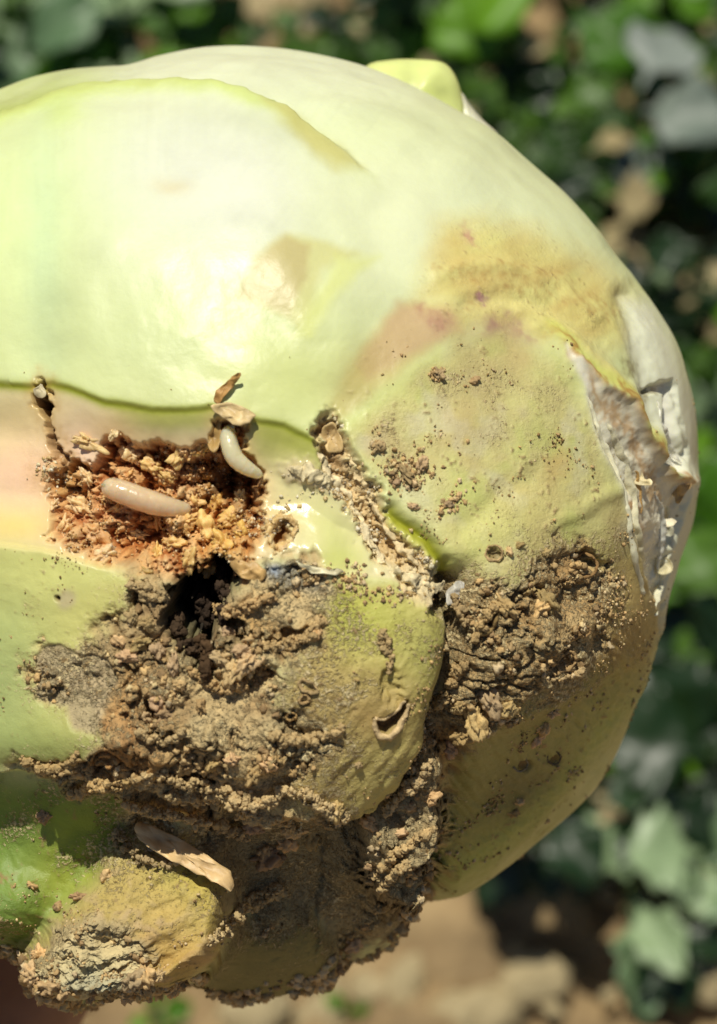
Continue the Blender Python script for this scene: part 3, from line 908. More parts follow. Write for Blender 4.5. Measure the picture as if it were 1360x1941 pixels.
# ------------------------------------------------------------------ generic lumps, tubes, flakes (photo-scale coordinates)
def tube(name, pts, rad, mat, parent, col, flat=1.0, nu=60, nv=16, rough=0.0, rscale=14, seed=0, colvar=0.25, ends=True, ringf=None, attrs=None, open_hollow=0):
    c = curve(pts, nu)
    r = np.interp(np.linspace(0, 1, nu), np.linspace(0, 1, len(rad)), rad)
    if ends:
        tt = np.linspace(0, 1, nu)
        L = np.sum(np.linalg.norm(np.diff(c, axis=0), axis=1))
        e = np.minimum(tt, 1 - tt) * L / np.maximum(r, 1)
        r = r * np.sqrt(np.clip(1 - (1 - np.clip(e, 0, 1)) ** 2, 0.003, 1))
    if ringf is not None:
        r = r * ringf(np.linspace(0, 1, nu))
    T = np.gradient(c, axis=0)
    T /= np.linalg.norm(T, axis=1)[:, None] + 1e-9
    up = np.array([0, 0, 1.0])
    A = np.cross(T, up)
    A /= np.linalg.norm(A, axis=1)[:, None] + 1e-9
    Bn = np.cross(A, T)
    ph = np.linspace(0, 2 * np.pi, nv, endpoint=False)
    P = c[:, None] + r[:, None, None] * (np.cos(ph)[None, :, None] * A[:, None] + flat * np.sin(ph)[None, :, None] * Bn[:, None])
    nrm = np.cos(ph)[None, :, None] * A[:, None] + np.sin(ph)[None, :, None] * Bn[:, None]
    P = P.reshape(-1, 3)
    nrm = nrm.reshape(-1, 3)
    cc = np.tile(lin(col), (len(P), 1))
    if rough:
        d = billow(P, rscale, 3, seed + 5) + 0.6 * fbm(P, rscale * 2.5, 2, seed)
        if rough > 1:
            P = P + np.stack([perlin(P, rscale * 1.9, seed + 31), perlin(P, rscale * 1.9, seed + 32), perlin(P, rscale * 1.9, seed + 33)], -1) * rough * 1.5
            P = P + np.stack([perlin(P, rscale * 0.8, seed + 34), perlin(P, rscale * 0.8, seed + 35), perlin(P, rscale * 0.8, seed + 36)], -1) * rough * 0.6
            P = P + nrm * (d * rough * 0.35)[:, None]
        else:
            P = P + nrm * (d * rough)[:, None]
        cc = cc * (1 + colvar * np.clip(d, -1, 1))[:, None]
    ii = np.arange(nu - 1)[:, None]
    jj = np.arange(nv)[None, :]
    f = np.stack([ii * nv + jj, ii * nv + (jj + 1) % nv, (ii + 1) * nv + (jj + 1) % nv, (ii + 1) * nv + jj], -1).reshape(-1, 4)
    me = mesh_np(name, local(P[:, 0], P[:, 1], P[:, 2]), f, mat, cc, attrs)
    return link(name, me, parent)


def ridge(name, pts, rad, lift, mat, col, parent=head, **kw):
    p = [(x, y, hgt_s(x, y, 14) + lift) for x, y in pts]
    return tube(name, p, rad, mat, parent, col, **kw)


ICO1, ICOF1 = ico(1)
ICO2, ICOF2 = ico(2)


def cluster(name, pts, rad, lift, mat, col, parent=head, n=70, rmin=2.5, rmax=8.0, seed=0, **kw):
    """an aggregate of soil grains stuck together along a line"""
    q = np.random.default_rng(1000 + seed)
    c = curve([(x, y, hgt_s(x, y, 14) + lift) for x, y in pts], 60)
    k = q.integers(0, 60, n)
    rr_ = np.interp(k / 59.0, np.linspace(0, 1, len(rad)), rad)
    off = q.normal(size=(n, 3))
    off = off / np.linalg.norm(off, axis=1)[:, None] * (q.random(n) ** 0.5 * rr_ * 0.95)[:, None]
    P0 = c[k] + off
    P0[:, 2] = np.maximum(P0[:, 2], hgt(P0[:, 0], P0[:, 1]) - 2)
    rs = rmin + (rmax - rmin) * q.random(n) ** 2.0
    vs, fs, cs = [], [], []
    cl0 = lin(col)
    for a in range(n):
        big = rs[a] > 5.0
        v, f = (ICO2, ICOF2) if big else (ICO1, ICOF1)
        d = 1 + 0.45 * (billow(v * 10 + a * 7.3, 9, 2, seed) + 0.6 * perlin(v * 10 + a * 3.1, 15, seed))
        fs.append(f + sum(len(x) for x in vs))
        vs.append(v * (d * rs[a])[:, None] * q.uniform(0.75, 1.3, 3) + P0[a])
        cs.append(np.tile(cl0 * q.uniform(0.8, 1.15), (len(v), 1)) * (0.8 + 0.25 * d)[:, None])
    V_ = np.concatenate(vs)
    return link(name, mesh_np(name, local(V_[:, 0], V_[:, 1], V_[:, 2]), np.concatenate(fs), mat, np.concatenate(cs)), parent)


ICO3, ICOF3 = ico(3)


def clod(name, x, y, r, mat, col, parent, lift=0.3, sx=1.0, sy=1.0, seed=0, rough=0.4, tri=2, w=None):
    v, f = (ICO2, ICOF2) if tri == 2 else (ICO3, ICOF3)
    d = 1 + rough * (billow(v * 10, 9, 3, seed + 3) + 0.7 * perlin(v * 10, 14, seed))
    P = v * d[:, None] * r * np.array([sx, sy, 0.8])
    a = seed * 1.7
    P = np.stack([P[:, 0] * math.cos(a) - P[:, 1] * math.sin(a), P[:, 0] * math.sin(a) + P[:, 1] * math.cos(a), P[:, 2]], -1)
    w0 = hgt_s(x, y, r * 0.5) + lift * r if w is None else w
    cc = lin(col) * (0.85 + 0.35 * d)[:, None]
    me = mesh_np(name, local(P[:, 0] + x, P[:, 1] + y, P[:, 2] + w0), f, mat, cc)
    return link(name, me, parent)


def flake(name, outline, mat, col, parent, lift=10, curl=0.0, thick=4, seed=0, tilt=(0, 0), n=9):
    """thin dry scale: an outline sheet, bent, with thickness"""
    o = np.asarray(outline, float)
    o = smooth_closed(o)[::2]
    c = o.mean(0)
    rings = [c + (o - c) * k for k in np.linspace(0.02, 1, n)]
    m = len(o)
    XY = np.concatenate(rings)
    rr = np.linalg.norm(XY - c, axis=1)
    p3 = np.stack([XY[:, 0], XY[:, 1], 0 * rr], -1)
    nz = fbm(p3, 26, 3, seed)
    w0 = hgt_s(c[0], c[1], 12)
    Wt = w0 + lift + tilt[0] * (XY[:, 0] - c[0]) + tilt[1] * (XY[:, 1] - c[1]) + curl * (rr / (rr.max() + 1e-6)) ** 2 * rr.max() + nz * 9
    XY = XY + 4 * np.stack([fbm(p3, 14, 2, seed + 9), fbm(p3, 14, 2, seed + 19)], -1)
    top = np.stack([XY[:, 0], XY[:, 1], Wt], -1)
    bot = top - np.array([0, 0, thick])
    Pn = np.concatenate([top, bot])
    K = n * m
    fs = []
    for a in range(n - 1):
        jj = np.arange(m)
        q = np.stack([a * m + jj, a * m + (jj + 1) % m, (a + 1) * m + (jj + 1) % m, (a + 1) * m + jj], -1)
        fs += [q, (q + K)[:, ::-1]]
    jj = np.arange(m)
    fs.append(np.stack([(n - 1) * m + jj, (n - 1) * m + (jj + 1) % m, K + (n - 1) * m + (jj + 1) % m, K + (n - 1) * m + jj], -1))
    cc = lin(col) * (1 + 0.35 * np.concatenate([nz, nz]))[:, None]
    me = mesh_np(name, local(Pn[:, 0], Pn[:, 1], Pn[:, 2]), np.concatenate(fs), mat, cc)
    return link(name, me, parent)


def ring(name, x, y, rx, ry, rot, thick, col, parent, lift=4, seed=0, arc=(0, 360), mat=None):
    a = np.radians(np.linspace(arc[0], arc[1], 26))
    c, s_ = math.cos(math.radians(rot)), math.sin(math.radians(rot))
    u, v = rx * np.cos(a), ry * np.sin(a)
    w0 = hgt_s(x, y, max(rx, ry))
    pts = np.stack([x + u * c - v * s_, y + u * s_ + v * c, np.array([0.5 * w0 + 0.5 * hgt_s(x + p * c - q * s_, y + p * s_ + q * c, 4) for p, q in zip(u, v)]) + lift], -1)
    return tube(name, pts, [thick, thick * 1.3, thick, thick * 0.8, thick], mat or M_SOIL, parent, col, nu=60, nv=9, rough=thick * 0.8, rscale=7, seed=seed, ends=abs(arc[1] - arc[0]) < 359)


# ------------------------------------------------------------------ maggots
def maggot(label, pts, rad, col, seed):
    root = bpy.data.objects.new('maggot', None)
    COL.objects.link(root)
    root.location = ORIGIN
    root.rotation_euler = HEADROT.to_euler()
    tag(root, label, 'maggot')
    seg = lambda t: 1 - 0.016 * np.abs(np.sin(t * math.pi * 11)) ** 8
    b = tube('body', pts, rad, M_MAGGOT, root, col, nu=150, nv=36, rough=0.5, rscale=30, seed=seed, colvar=0.05, ringf=seg)
    a = pts[-1]
    c2 = pts[0]
    tube('tail_plate', [(c2[0] - 1, c2[1], c2[2] + 4), (c2[0] + 7, c2[1] + 3, c2[2] + 13), (c2[0] + 12, c2[1] + 4, c2[2] + 15)], [3, 4.5, 3], M_MAGGOT, root, (206, 190, 140), nu=14, nv=8)
    return root


w1 = max(hgt_s(260, 935, 30), hgt_s(330, 960, 20)) + 8
maggot('straight fat cream maggot lying across the orange pulp', [(193, 918, w1 + 4), (230, 932, w1 + 8), (280, 950, w1 + 8), (325, 962, w1 + 2), (362, 966, w1 - 12)], [16, 23, 24, 23, 18, 11], (240, 210, 172), 1)
w2 = hgt_s(480, 860, 20) + 14
maggot('curved glossy translucent maggot hanging out under the papery scale', [(434, 806, w2 - 12), (434, 838, w2 + 4), (446, 868, w2 + 8), (470, 888, w2 + 6), (497, 902, w2 - 6)], [11, 17, 18, 17, 14, 8], (240, 226, 186), 2)

# ------------------------------------------------------------------ crust ledges, flaps, torn edges
SOILC = (176, 150, 106)
cluster('crust_ridge', [(45, 1440), (70, 1450), (105, 1462), (130, 1450), (148, 1432)], [9, 13, 12, 10, 8], 9, M_SOIL, (178, 151, 104), n=110, seed=2)
cluster('crust_ridge', [(130, 1512), (160, 1500), (190, 1490), (230, 1486), (262, 1478)], [8, 13, 15, 14, 8], 15, M_SOIL, (192, 162, 112), n=144, seed=3)
cluster('crust_ridge', [(262, 1478), (310, 1474), (350, 1486), (400, 1492), (430, 1500)], [8, 12, 10, 12, 8], 13, M_SOIL, (191, 165, 119), n=155, seed=4)
cluster('crust_ridge', [(240, 1530), (290, 1540), (330, 1548), (380, 1558), (430, 1572), (470, 1588)], [6, 12, 11, 13, 15, 8], 36, M_SOIL, (194, 168, 122), n=234, seed=5)
cluster('crust_ridge', [(320, 1510), (370, 1518), (420, 1512), (470, 1524), (520, 1520)], [8, 12, 14, 14, 10], 20, M_SOIL, (193, 167, 121), n=213, seed=6)
cluster('crust_ridge', [(520, 1500), (560, 1505), (600, 1520), (640, 1545), (655, 1552)], [10, 14, 15, 15, 9], 14, M_SOIL, (197, 172, 126), n=168, seed=7)
cluster('crust_ridge', [(450, 1545), (500, 1556), (540, 1560), (560, 1580)], [8, 13, 12, 8], 21, M_SOIL, (191, 165, 119), n=111, seed=8)
cluster('crust_ridge', [(400, 1790), (440, 1745), (480, 1710), (520, 1690), (530, 1682)], [12, 18, 20, 18, 9], 8, M_SOIL, (194, 170, 124), n=239, seed=9)
cluster('crust_ridge', [(730, 1545), (760, 1510), (790, 1480), (812, 1450)], [8, 14, 12, 9], 15, M_SOIL, (189, 164, 120), n=122, seed=10)
cluster('crust_ridge', [(700, 1670), (740, 1630), (780, 1600), (820, 1575)], [7, 9, 10, 9, 5], 7, M_SOIL, (193, 165, 117), n=111, seed=11)
cluster('crust_ridge', [(720, 1690), (750, 1655), (775, 1640)], [8, 12, 8], 13, M_SOIL, (187, 161, 115), n=63, seed=12)
cluster('crust_ridge', [(830, 1340), (850, 1310), (862, 1275), (880, 1262)], [8, 12, 11, 7], 13, M_SOIL, (176, 149, 104), n=82, seed=13)
cluster('crust_ridge', [(860, 1130), (872, 1155), (884, 1180)], [7, 11, 7], 13, M_SOIL, (170, 146, 105), n=42, seed=14)
cluster('crust_ridge', [(900, 1215), (920, 1175), (940, 1150)], [7, 11, 8], 7, M_SOIL, (176, 149, 103), n=60, seed=15)
cluster('crust_ridge', [(1050, 1290), (1085, 1282), (1105, 1268)], [4, 7, 5], 4, M_SOIL, (178, 153, 111), n=29, seed=16)
cluster('crust_ridge', [(725, 1200), (735, 1230), (738, 1270)], [9, 13, 8], 2, M_SOIL, (181, 156, 110), n=65, seed=17)
cluster('crust_ridge', [(515, 1395), (560, 1405), (600, 1400), (645, 1388)], [9, 15, 13, 9], 3, M_SOIL, (185, 159, 113), n=139, seed=18)
cluster('crust_ridge', [(500, 1225), (545, 1222), (590, 1200), (612, 1170)], [8, 14, 13, 8], 4, M_SOIL, (186, 158, 111), n=129, seed=19)
cluster('crust_ridge', [(245, 1105), (280, 1120), (310, 1135)], [10, 20, 12], 2, M_SOIL, (181, 157, 114), n=91, seed=20)
cluster('crust_ridge', [(405, 1150), (430, 1158), (470, 1150), (520, 1130)], [8, 12, 14, 8], 6, M_SOIL, (198, 165, 115), n=115, seed=21)
cluster('crust_ridge', [(360, 1270), (400, 1300), (440, 1302), (470, 1296)], [7, 11, 12, 8], 6, M_SOIL, (191, 159, 110), n=104, seed=22)
cluster('crust_ridge', [(262, 1390), (290, 1402), (330, 1400), (350, 1385)], [7, 11, 10, 7], 8, M_SOIL, (185, 160, 116), n=75, seed=23)
cluster('rot_lump', [(330, 1170), (345, 1215), (385, 1245)], [12, 16, 12], 24, M_SOIL, (74, 58, 42), n=60, seed=50, rmax=11)
cluster('rot_lump', [(420, 1085), (428, 1120), (420, 1180)], [10, 14, 10], 20, M_SOIL, (66, 52, 40), n=50, seed=51, rmax=11)
cluster('rot_lump', [(380, 1140), (395, 1180)], [12, 12], 20, M_SOIL, (56, 44, 34), n=36, seed=52, rmax=12)
cluster('rot_lump', [(372, 1215), (395, 1240), (392, 1282)], [14, 16, 10], 30, M_SOIL, (82, 62, 42), n=70, seed=53, rmax=12)
# smooth tan flap below the ledge
fl = flake('dry_flap', [(262, 1560), (300, 1570), (360, 1600), (420, 1640), (440, 1660), (438, 1690), (400, 1668), (340, 1640), (280, 1605), (258, 1580)], M_PAPER, (216, 182, 130), head, lift=34, tilt=(0.0, 0.4), seed=3, thick=8)
cluster('crust_ridge', [(262, 1556), (310, 1580), (370, 1614), (440, 1664)], [6, 5, 5, 7], 12, M_SOIL, (206, 184, 136), n=26, seed=60, rmax=5)
cluster('crust_ridge', [(215, 1580), (240, 1606), (290, 1640), (330, 1636)], [8, 14, 12, 8], 10, M_SOIL, (170, 148, 108), n=60, seed=61)
# pale scabs and papery pieces
s1 = flake('papery_scale', [(400, 770), (430, 762), (480, 780), (478, 800), (450, 806), (420, 790)], M_PAPER, (214, 186, 134), head, lift=12, tilt=(0.1, 0.2), curl=0.15, seed=6)
flake('papery_scale', [(404, 752), (420, 730), (440, 712), (456, 708), (446, 730), (424, 752), (412, 764)], M_PAPER, (184, 140, 82), head, lift=12, tilt=(0.1, -0.1), seed=7)
flake('papery_scale', [(392, 800), (408, 792), (420, 800), (416, 850), (400, 856), (392, 830)], M_PAPER, (170, 138, 84), head, lift=12, curl=0.3, seed=8)
flake('papery_scale', [(612, 812), (632, 800), (644, 820), (650, 850), (630, 858), (614, 846)], M_PAPER, (202, 172, 120), head, lift=8, curl=0.2, seed=9)
flake('papery_scale', [(64, 738), (78, 728), (88, 740), (84, 752), (70, 752)], M_PAPER, (190, 176, 140), head, lift=6, seed=10)
flake('papery_scale', [(845, 1120), (872, 1100), (882, 1112), (868, 1140), (850, 1146)], M_PAPER, (196, 190, 176), head, lift=12, seed=11)
flake('papery_scale', [(560, 1062), (600, 1076), (650, 1080), (640, 1090), (590, 1086)], M_PAPER, (230, 218, 176), head, lift=12, seed=12, thick=5)
flake('papery_scale', [(440, 1064), (480, 1066), (506, 1084), (490, 1102), (450, 1090)], M_PAPER, (196, 158, 100), head, lift=16, seed=13)
# torn, layered leaf margins in the side split
def margin(pts, rad, col, lift, seed, flat=0.5):
    p = [(x, y, hgt_s(x, y, 8) + lift) for x, y in pts]
    n_ = 70
    o = tube('torn_margin', p, rad, M_PAPER, p_inner, col, flat=flat, nu=n_, nv=14, rough=3.2, rscale=16, seed=seed, colvar=0.12)
    return o


margin([(1112, 752), (1134, 815), (1160, 880), (1182, 950), (1200, 1040), (1222, 1130)], [3, 6, 8, 8, 8, 4], (232, 226, 192), 4, 301)
margin([(1150, 800), (1178, 860), (1196, 930), (1206, 1000), (1222, 1070)], [3, 8, 11, 9, 4], (226, 218, 182), 2, 302)
margin([(1204, 890), (1212, 930), (1216, 975)], [2, 4, 2], (196, 156, 96), 2, 303)
margin([(1240, 930), (1252, 975), (1254, 1030), (1246, 1085)], [3, 8, 9, 4], (214, 212, 196), 2, 304)
margin([(1266, 960), (1272, 1010), (1262, 1060), (1252, 1110), (1242, 1170)], [3, 7, 8, 7, 3], (224, 220, 190), 2, 305)
margin([(1246, 760), (1258, 810), (1274, 850), (1290, 880)], [2, 6, 6, 2], (232, 228, 210), 2, 307)
for k, (o, c, lf, tl) in enumerate([
        ([(1196, 900), (1215, 884), (1222, 905), (1240, 912), (1230, 922), (1205, 916)], (220, 204, 160), 12, (0.2, 0.3)),
        ([(1272, 915), (1300, 920), (1314, 916), (1300, 936), (1286, 956), (1278, 942)], (200, 164, 110), 16, (0.3, 0)),
        ([(1246, 1066), (1262, 1052), (1276, 1074), (1266, 1088), (1248, 1086)], (228, 216, 172), 14, (0.2, 0.1)),
        ([(1236, 980), (1256, 986), (1278, 984), (1282, 994), (1250, 998)], (222, 212, 180), 10, (0.3, 0.2))]):
    flake('torn_edge', o, M_PAPER, c, p_inner, lift=lf, tilt=tl, curl=0.3, seed=40 + k, thick=3)

# little rim scars
_fi = np.nonzero((N[:, 2] > 0.05) & vis)[0]


def moved(x, y):
    """where a point of the smooth form ended up after swelling and sinking"""
    k = _fi[np.argmin((BX[_fi] - x) ** 2 + (BY[_fi] - y) ** 2)]
    return float(X[k]), float(Y[k])


SCARS = [(935, 1047, 16, 15, 0, 4, (186, 158, 112)), (1054, 1243, 22, 14, -35, 5, (170, 140, 96)), (1010, 1471, 14, 13, 0, 3, (128, 122, 106)), (1075, 1458, 13, 12, 0, 3, (104, 94, 74)),
         (570, 1636, 11, 11, 0, 4, (196, 182, 144)), (576, 1322, 9, 8, 0, 4, (180, 150, 104)), (280, 1633, 7, 6, 0, 3, (176, 168, 150)), (554, 1362, 9, 8, 0, 4, (174, 142, 92)),
         (582, 1290, 18, 10, 30, 5, (176, 150, 106)), (600, 1590, 13, 12, 0, 5, (180, 160, 118)), (925, 1178, 12, 26, 30, 5, (140, 116, 74)), (1102, 1070, 26, 22, 20, 5, (150, 118, 76)), (1072, 1180, 12, 10, 0, 4, (150, 120, 80))]
for k, (x, y, rx, ry, rot, th_, c) in enumerate(SCARS):
    x, y = moved(x, y)
    ring('rim_scar', x, y, rx, ry, rot, th_ * 0.6, c, head, lift=5, seed=60 + k)
ridge('crescent_scar', [moved(*q) for q in [(698, 1338), (700, 1356), (712, 1372), (728, 1374), (746, 1356), (760, 1332), (762, 1314)]], [3, 6, 7, 7, 6, 5, 3], 6, M_SOIL, (214, 186, 138), parent=p_base, rough=2, rscale=9, seed=91, nu=70, nv=12)
ridge('crescent_scar', [moved(*q) for q in [(698, 1338), (716, 1340), (738, 1328), (758, 1312)]], [3, 4, 4, 3], 5, M_SOIL, (206, 180, 134), parent=p_base, rough=2, rscale=9, seed=95, nu=50, nv=10)
ring('rim_scar', 535, 1010, 24, 32, 20, 7, (222, 184, 124), p_cut, lift=4, seed=92, mat=M_FRASS)

# raised sides of the main tunnel, chewed pulp lumps
tl_ = np.array(GRO, float)
ridge('chewed_edge', [(600, 850), (612, 890), (650, 930), (680, 985), (715, 1050), (745, 1085)], [5, 9, 7, 6, 9, 6], 1, M_SOIL, (234, 216, 174), parent=p_cut, rough=8, rscale=12, seed=24, nu=110, nv=14)
ridge('chewed_edge', [(650, 860), (680, 900), (705, 950), (740, 1010), (790, 1070), (820, 1095)], [3, 6, 5, 6, 7, 5], 0, M_SOIL, (228, 206, 160), parent=p_cut, rough=7, rscale=12, seed=25, nu=110, nv=14)
ridge('chewed_edge', [(745, 1085), (790, 1102), (850, 1125)], [8, 13, 5], -2, M_SOIL, (232, 214, 170), parent=p_cut, rough=9, rscale=14, seed=26, nu=60, nv=16)
ridge('chewed_edge', [(545, 890), (580, 892), (610, 910), (622, 930)], [7, 14, 12, 6], -3, M_SOIL, (222, 206, 164), parent=p_cut, rough=9, rscale=13, seed=27, nu=60, nv=18)
lumps = [(165, 835, 22, 1.8, .8, (214, 178, 122)), (215, 820, 16, 1.4, .8, (220, 188, 136)), (290, 885, 22, 1.5, .9, (214, 172, 108)), (340, 868, 24, 1.6, .8, (212, 174, 110)), (250, 860, 20, 1.2, 1, (220, 184, 132)),
         (385, 850, 18, 1.3, .8, (206, 168, 96)), (410, 950, 20, 1.4, .9, (196, 152, 84)), (440, 985, 24, 1.4, .9, (208, 164, 94)), (395, 1000, 28, 1.3, .9, (214, 172, 104)), (330, 1030, 22, 1.4, .9, (212, 168, 104)),
         (300, 1050, 16, 1.5, .8, (218, 172, 100)), (260, 1010, 18, 1.6, .7, (226, 204, 150)), (360, 1060, 26, 1.3, .8, (206, 166, 102)), (150, 960, 22, 1.6, .9, (222, 182, 128)), (120, 1000, 20, 1.5, .9, (216, 172, 118)),
         (180, 1010, 26, 1.4, .9, (208, 158, 104)), (200, 1050, 22, 1.5, .8, (222, 186, 138)), (165, 905, 16, 1.5, .8, (224, 186, 132)), (240, 905, 14, 1.5, .8, (206, 150, 92)), (425, 1030, 26, 1.2, 1, (208, 162, 88)),
         (460, 1010, 18, 1.2, 1.2, (208, 162, 84)), (390, 900, 12, 1, 1, (170, 122, 54)), (420, 880, 10, 1, 1, (160, 112, 48)), (455, 940, 14, 1.3, 1, (196, 168, 112)), (320, 905, 16, 1.4, .8, (204, 164, 100)),
         (400, 1075, 18, 1.2, .8, (196, 154, 92)), (280, 1085, 16, 1.2, .8, (176, 146, 92)), (100, 960, 14, 1.4, .8, (226, 184, 132)), (350, 1005, 16, 1.3, .8, (206, 160, 94)), (225, 960, 14, 1.6, .7, (212, 162, 100)), (368, 952, 20, 1.2, .9, (216, 172, 108)), (352, 986, 20, 1.5, .8, (214, 168, 104)), (300, 985, 18, 1.6, .8, (210, 160, 98)), (205, 945, 12, 1.2, .8, (222, 176, 116))]
for k, (x, y, r, sx, sy, c) in enumerate(lumps):
    clod('chewed_lump', x, y, r * 0.66, M_FRASS, c, p_pulp, lift=-0.05, sx=sx, sy=sy, seed=100 + k, rough=0.6, tri=3)

# clods of soil caked on
CL = [(830, 706, 12), (715, 848, 13), (772, 900, 15), (752, 915, 9), (785, 915, 9), (850, 955, 8), (872, 938, 6), (900, 720, 9), (800, 880, 12), (785, 960, 9), (445, 1270, 22), (420, 1250, 15), (470, 1255, 20),
      (300, 1330, 16), (320, 1350, 14), (275, 1360, 12), (265, 1220, 16), (300, 1235, 15), (240, 1245, 14), (330, 1260, 14), (280, 1180, 13), (250, 1170, 14), (225, 1215, 11), (85, 1545, 12), (960, 1150, 17), (1000, 1118, 14), (1040, 1140, 20),
      (1025, 1155, 15), (930, 1330, 18), (960, 1345, 16), (900, 1370, 20), (880, 1395, 17), (1030, 1380, 14), (1048, 1350, 12), (1020, 1400, 11), (985, 1520, 10), (975, 1540, 9), (850, 1420, 14), (870, 1340, 13), (540, 1600, 16),
      (510, 1625, 22), (500, 1610, 16), (560, 1575, 12), (595, 1590, 14), (480, 1570, 14), (640, 1535, 14), (700, 1560, 12), (720, 1720, 12), (690, 1760, 14), (670, 1790, 16), (800, 1690, 10), (250, 1860, 20), (275, 1850, 18), (300, 1850, 14),
      (60, 1850, 16), (90, 1870, 18), (120, 1880, 13), (75, 1810, 13), (150, 1905, 17), (580, 1858, 12), (640, 1838, 13), (470, 1880, 10), (330, 1880, 13), (700, 1812, 11), (745, 1780, 9), (240, 1885, 16), (385, 1865, 12), (170, 1890, 12),
      (150, 1700, 12), (110, 1720, 10), (60, 1680, 9), (200, 1660, 9), (680, 1450, 7), (1035, 1050, 8), (965, 1045, 9), (985, 1035, 7), (430, 1200, 12), (460, 1235, 16), (600, 1200, 12), (340, 1300, 12), (380, 1340, 13), (440, 1440, 14),
      (480, 1470, 16), (510, 1450, 13), (400, 1450, 12), (350, 1440, 11), (240, 1480, 12), (780, 1530, 10), (820, 1510, 12), (700, 1640, 9), (760, 1580, 11)]
for k, (x, y, r) in enumerate(CL):
    c = np.array((188, 158, 116)) * random.uniform(0.82, 1.1) + np.array((random.uniform(-5, 5), 0, random.uniform(-10, 6)))
    c = np.clip(c, 0, 235)
    clod('soil_clod', x, y, r, M_SOIL, c, head, lift=0.25, sx=random.uniform(0.9, 1.4), sy=random.uniform(0.7, 1.0), seed=200 + k, rough=0.55, tri=3 if r > 11 else 2)


# crumbs nobody could count
def crumbs(name, weight, count, rmin, rmax, cols, mat, parent, seed, sub=1, lift=0.25, power=2.2):
    r_ = np.random.default_rng(seed)
    w = np.clip(weight, 0, None) * (N[:, 2] > -0.1)
    w = w / w.sum()
    idx = r_.choice(NV, count, p=w)
    iv, if_ = ico(sub)
    variants = []
    for q in range(12):
        d = 1 + 0.35 * r_.normal(size=len(iv)).clip(-1.5, 1.5)
        variants.append(iv * d[:, None] * r_.uniform(0.7, 1.35, 3))
    vs = np.array(variants)
    rad = rmin + (rmax - rmin) * r_.random(count) ** power
    q = r_.integers(0, 12, count)
    ang = r_.random((count, 3)) * 6.283
    ca, sa = np.cos(ang), np.sin(ang)
    Rz = np.zeros((count, 3, 3)); Rz[:, 0, 0] = ca[:, 0]; Rz[:, 0, 1] = -sa[:, 0]; Rz[:, 1, 0] = sa[:, 0]; Rz[:, 1, 1] = ca[:, 0]; Rz[:, 2, 2] = 1
    Rx = np.zeros((count, 3, 3)); Rx[:, 1, 1] = ca[:, 1]; Rx[:, 1, 2] = -sa[:, 1]; Rx[:, 2, 1] = sa[:, 1]; Rx[:, 2, 2] = ca[:, 1]; Rx[:, 0, 0] = 1
    P = np.einsum('nij,njk->nik', vs[q], np.matmul(Rz, Rx)) * rad[:, None, None]
    c0 = np.stack([X[idx], Y[idx], W[idx]], -1) + r_.normal(size=(count, 3)) * 1.5 + N[idx] * (rad * lift)[:, None]
    P = (P + c0[:, None]).reshape(-1, 3)
    k = len(iv)
    f = (if_[None] + (np.arange(count) * k)[:, None, None]).reshape(-1, 3)
    cl_ = np.array([lin(c) for c in cols])[r_.integers(0, len(cols), count)] * r_.uniform(0.75, 1.2, count)[:, None]
    cc = np.repeat(cl_, k, 0)
    me = mesh_np(name, local(P[:, 0], P[:, 1], P[:, 2]), f, mat, cc, smooth=(mat is M_FRASS))
    o = link(name, me, parent)
    tag(o, kind='stuff')
    return o


clump = np.clip(-0.1 + 2.0 * fbm(P3, 70, 3, 81), 0.02, None)
area = np.where(vis, 1.0, 0.0)
SOILS = [(214, 190, 140), (196, 166, 118), (214, 190, 148), (180, 150, 104), (206, 172, 118), (160, 132, 94)]
crumbs('soil_crumbs', (crust * (1 - hole) * (1 - 0.8 * grey) + cf * 0.5) * clump * (0.1 + ap) * (1 - dbm), 2000, 1.0, 7.5, SOILS, M_SOIL, head, 1, power=3.2)
crumbs('soil_crumbs', np.clip(dreg, 0, 1) * clump ** 2 * (Y > 640) * (0.25 + rl * 1.0 + gs * 1.2 + stm * 2.2 + sb * 0.5), 2200, 1.0, 3.6, SOILS, M_SOIL, head, 2, sub=0)
crumbs('soil_crumbs', (cl + ll + 0.1 * (1 - cut) * vis * (Y > 650)) * clump ** 3, 800, 0.9, 2.8, [(170, 144, 98), (140, 114, 72), (180, 154, 108)], M_SOIL, head, 3, sub=0)
crumbs('pulp_crumbs', fr * clump, 2400, 0.8, 3.0, [(226, 186, 126), (214, 164, 96), (234, 206, 156), (196, 138, 70), (226, 172, 106)], M_FRASS, p_pulp, 4)
crumbs('pulp_crumbs', np.clip(gro + ell(590, 905, 50, 20, 18) + ell(800, 1100, 50, 16, 25) + ell(535, 1010, 40, 44) * 0.6 + ell(80, 880, 16, 60) * 0.25 + ell(110, 930, 24, 30) * 0.25, 0, 1) * clump, 900, 1.2, 4.6, [(234, 212, 164), (222, 190, 134), (208, 172, 114), (238, 222, 184)], M_FRASS, p_cut, 5)
m_, _, _ = along([(620, 1090), (740, 1100), (860, 1130), (880, 1180), (860, 1290), (830, 1440), (700, 1600)], 22)
crumbs('soil_crumbs', m_ * clump + ell(772, 900, 34, 30) * 0.9 + ell(830, 706, 12, 10) + ell(715, 848, 9, 15) + ell(860, 950, 34, 12, -40) * 0.6, 1500, 1.2, 4.6, SOILS, M_SOIL, head, 6)
bottom_rim = vis * np.exp(-((sdpoly(BX, BY, [tuple(p) for p in silp[::4]]) + 8) / 16) ** 2) * (BY > 1640) * (BX < 830)
crumbs('soil_crumbs', bottom_rim * clump, 900, 3.0, 11.0, SOILS, M_SOIL, head, 7)

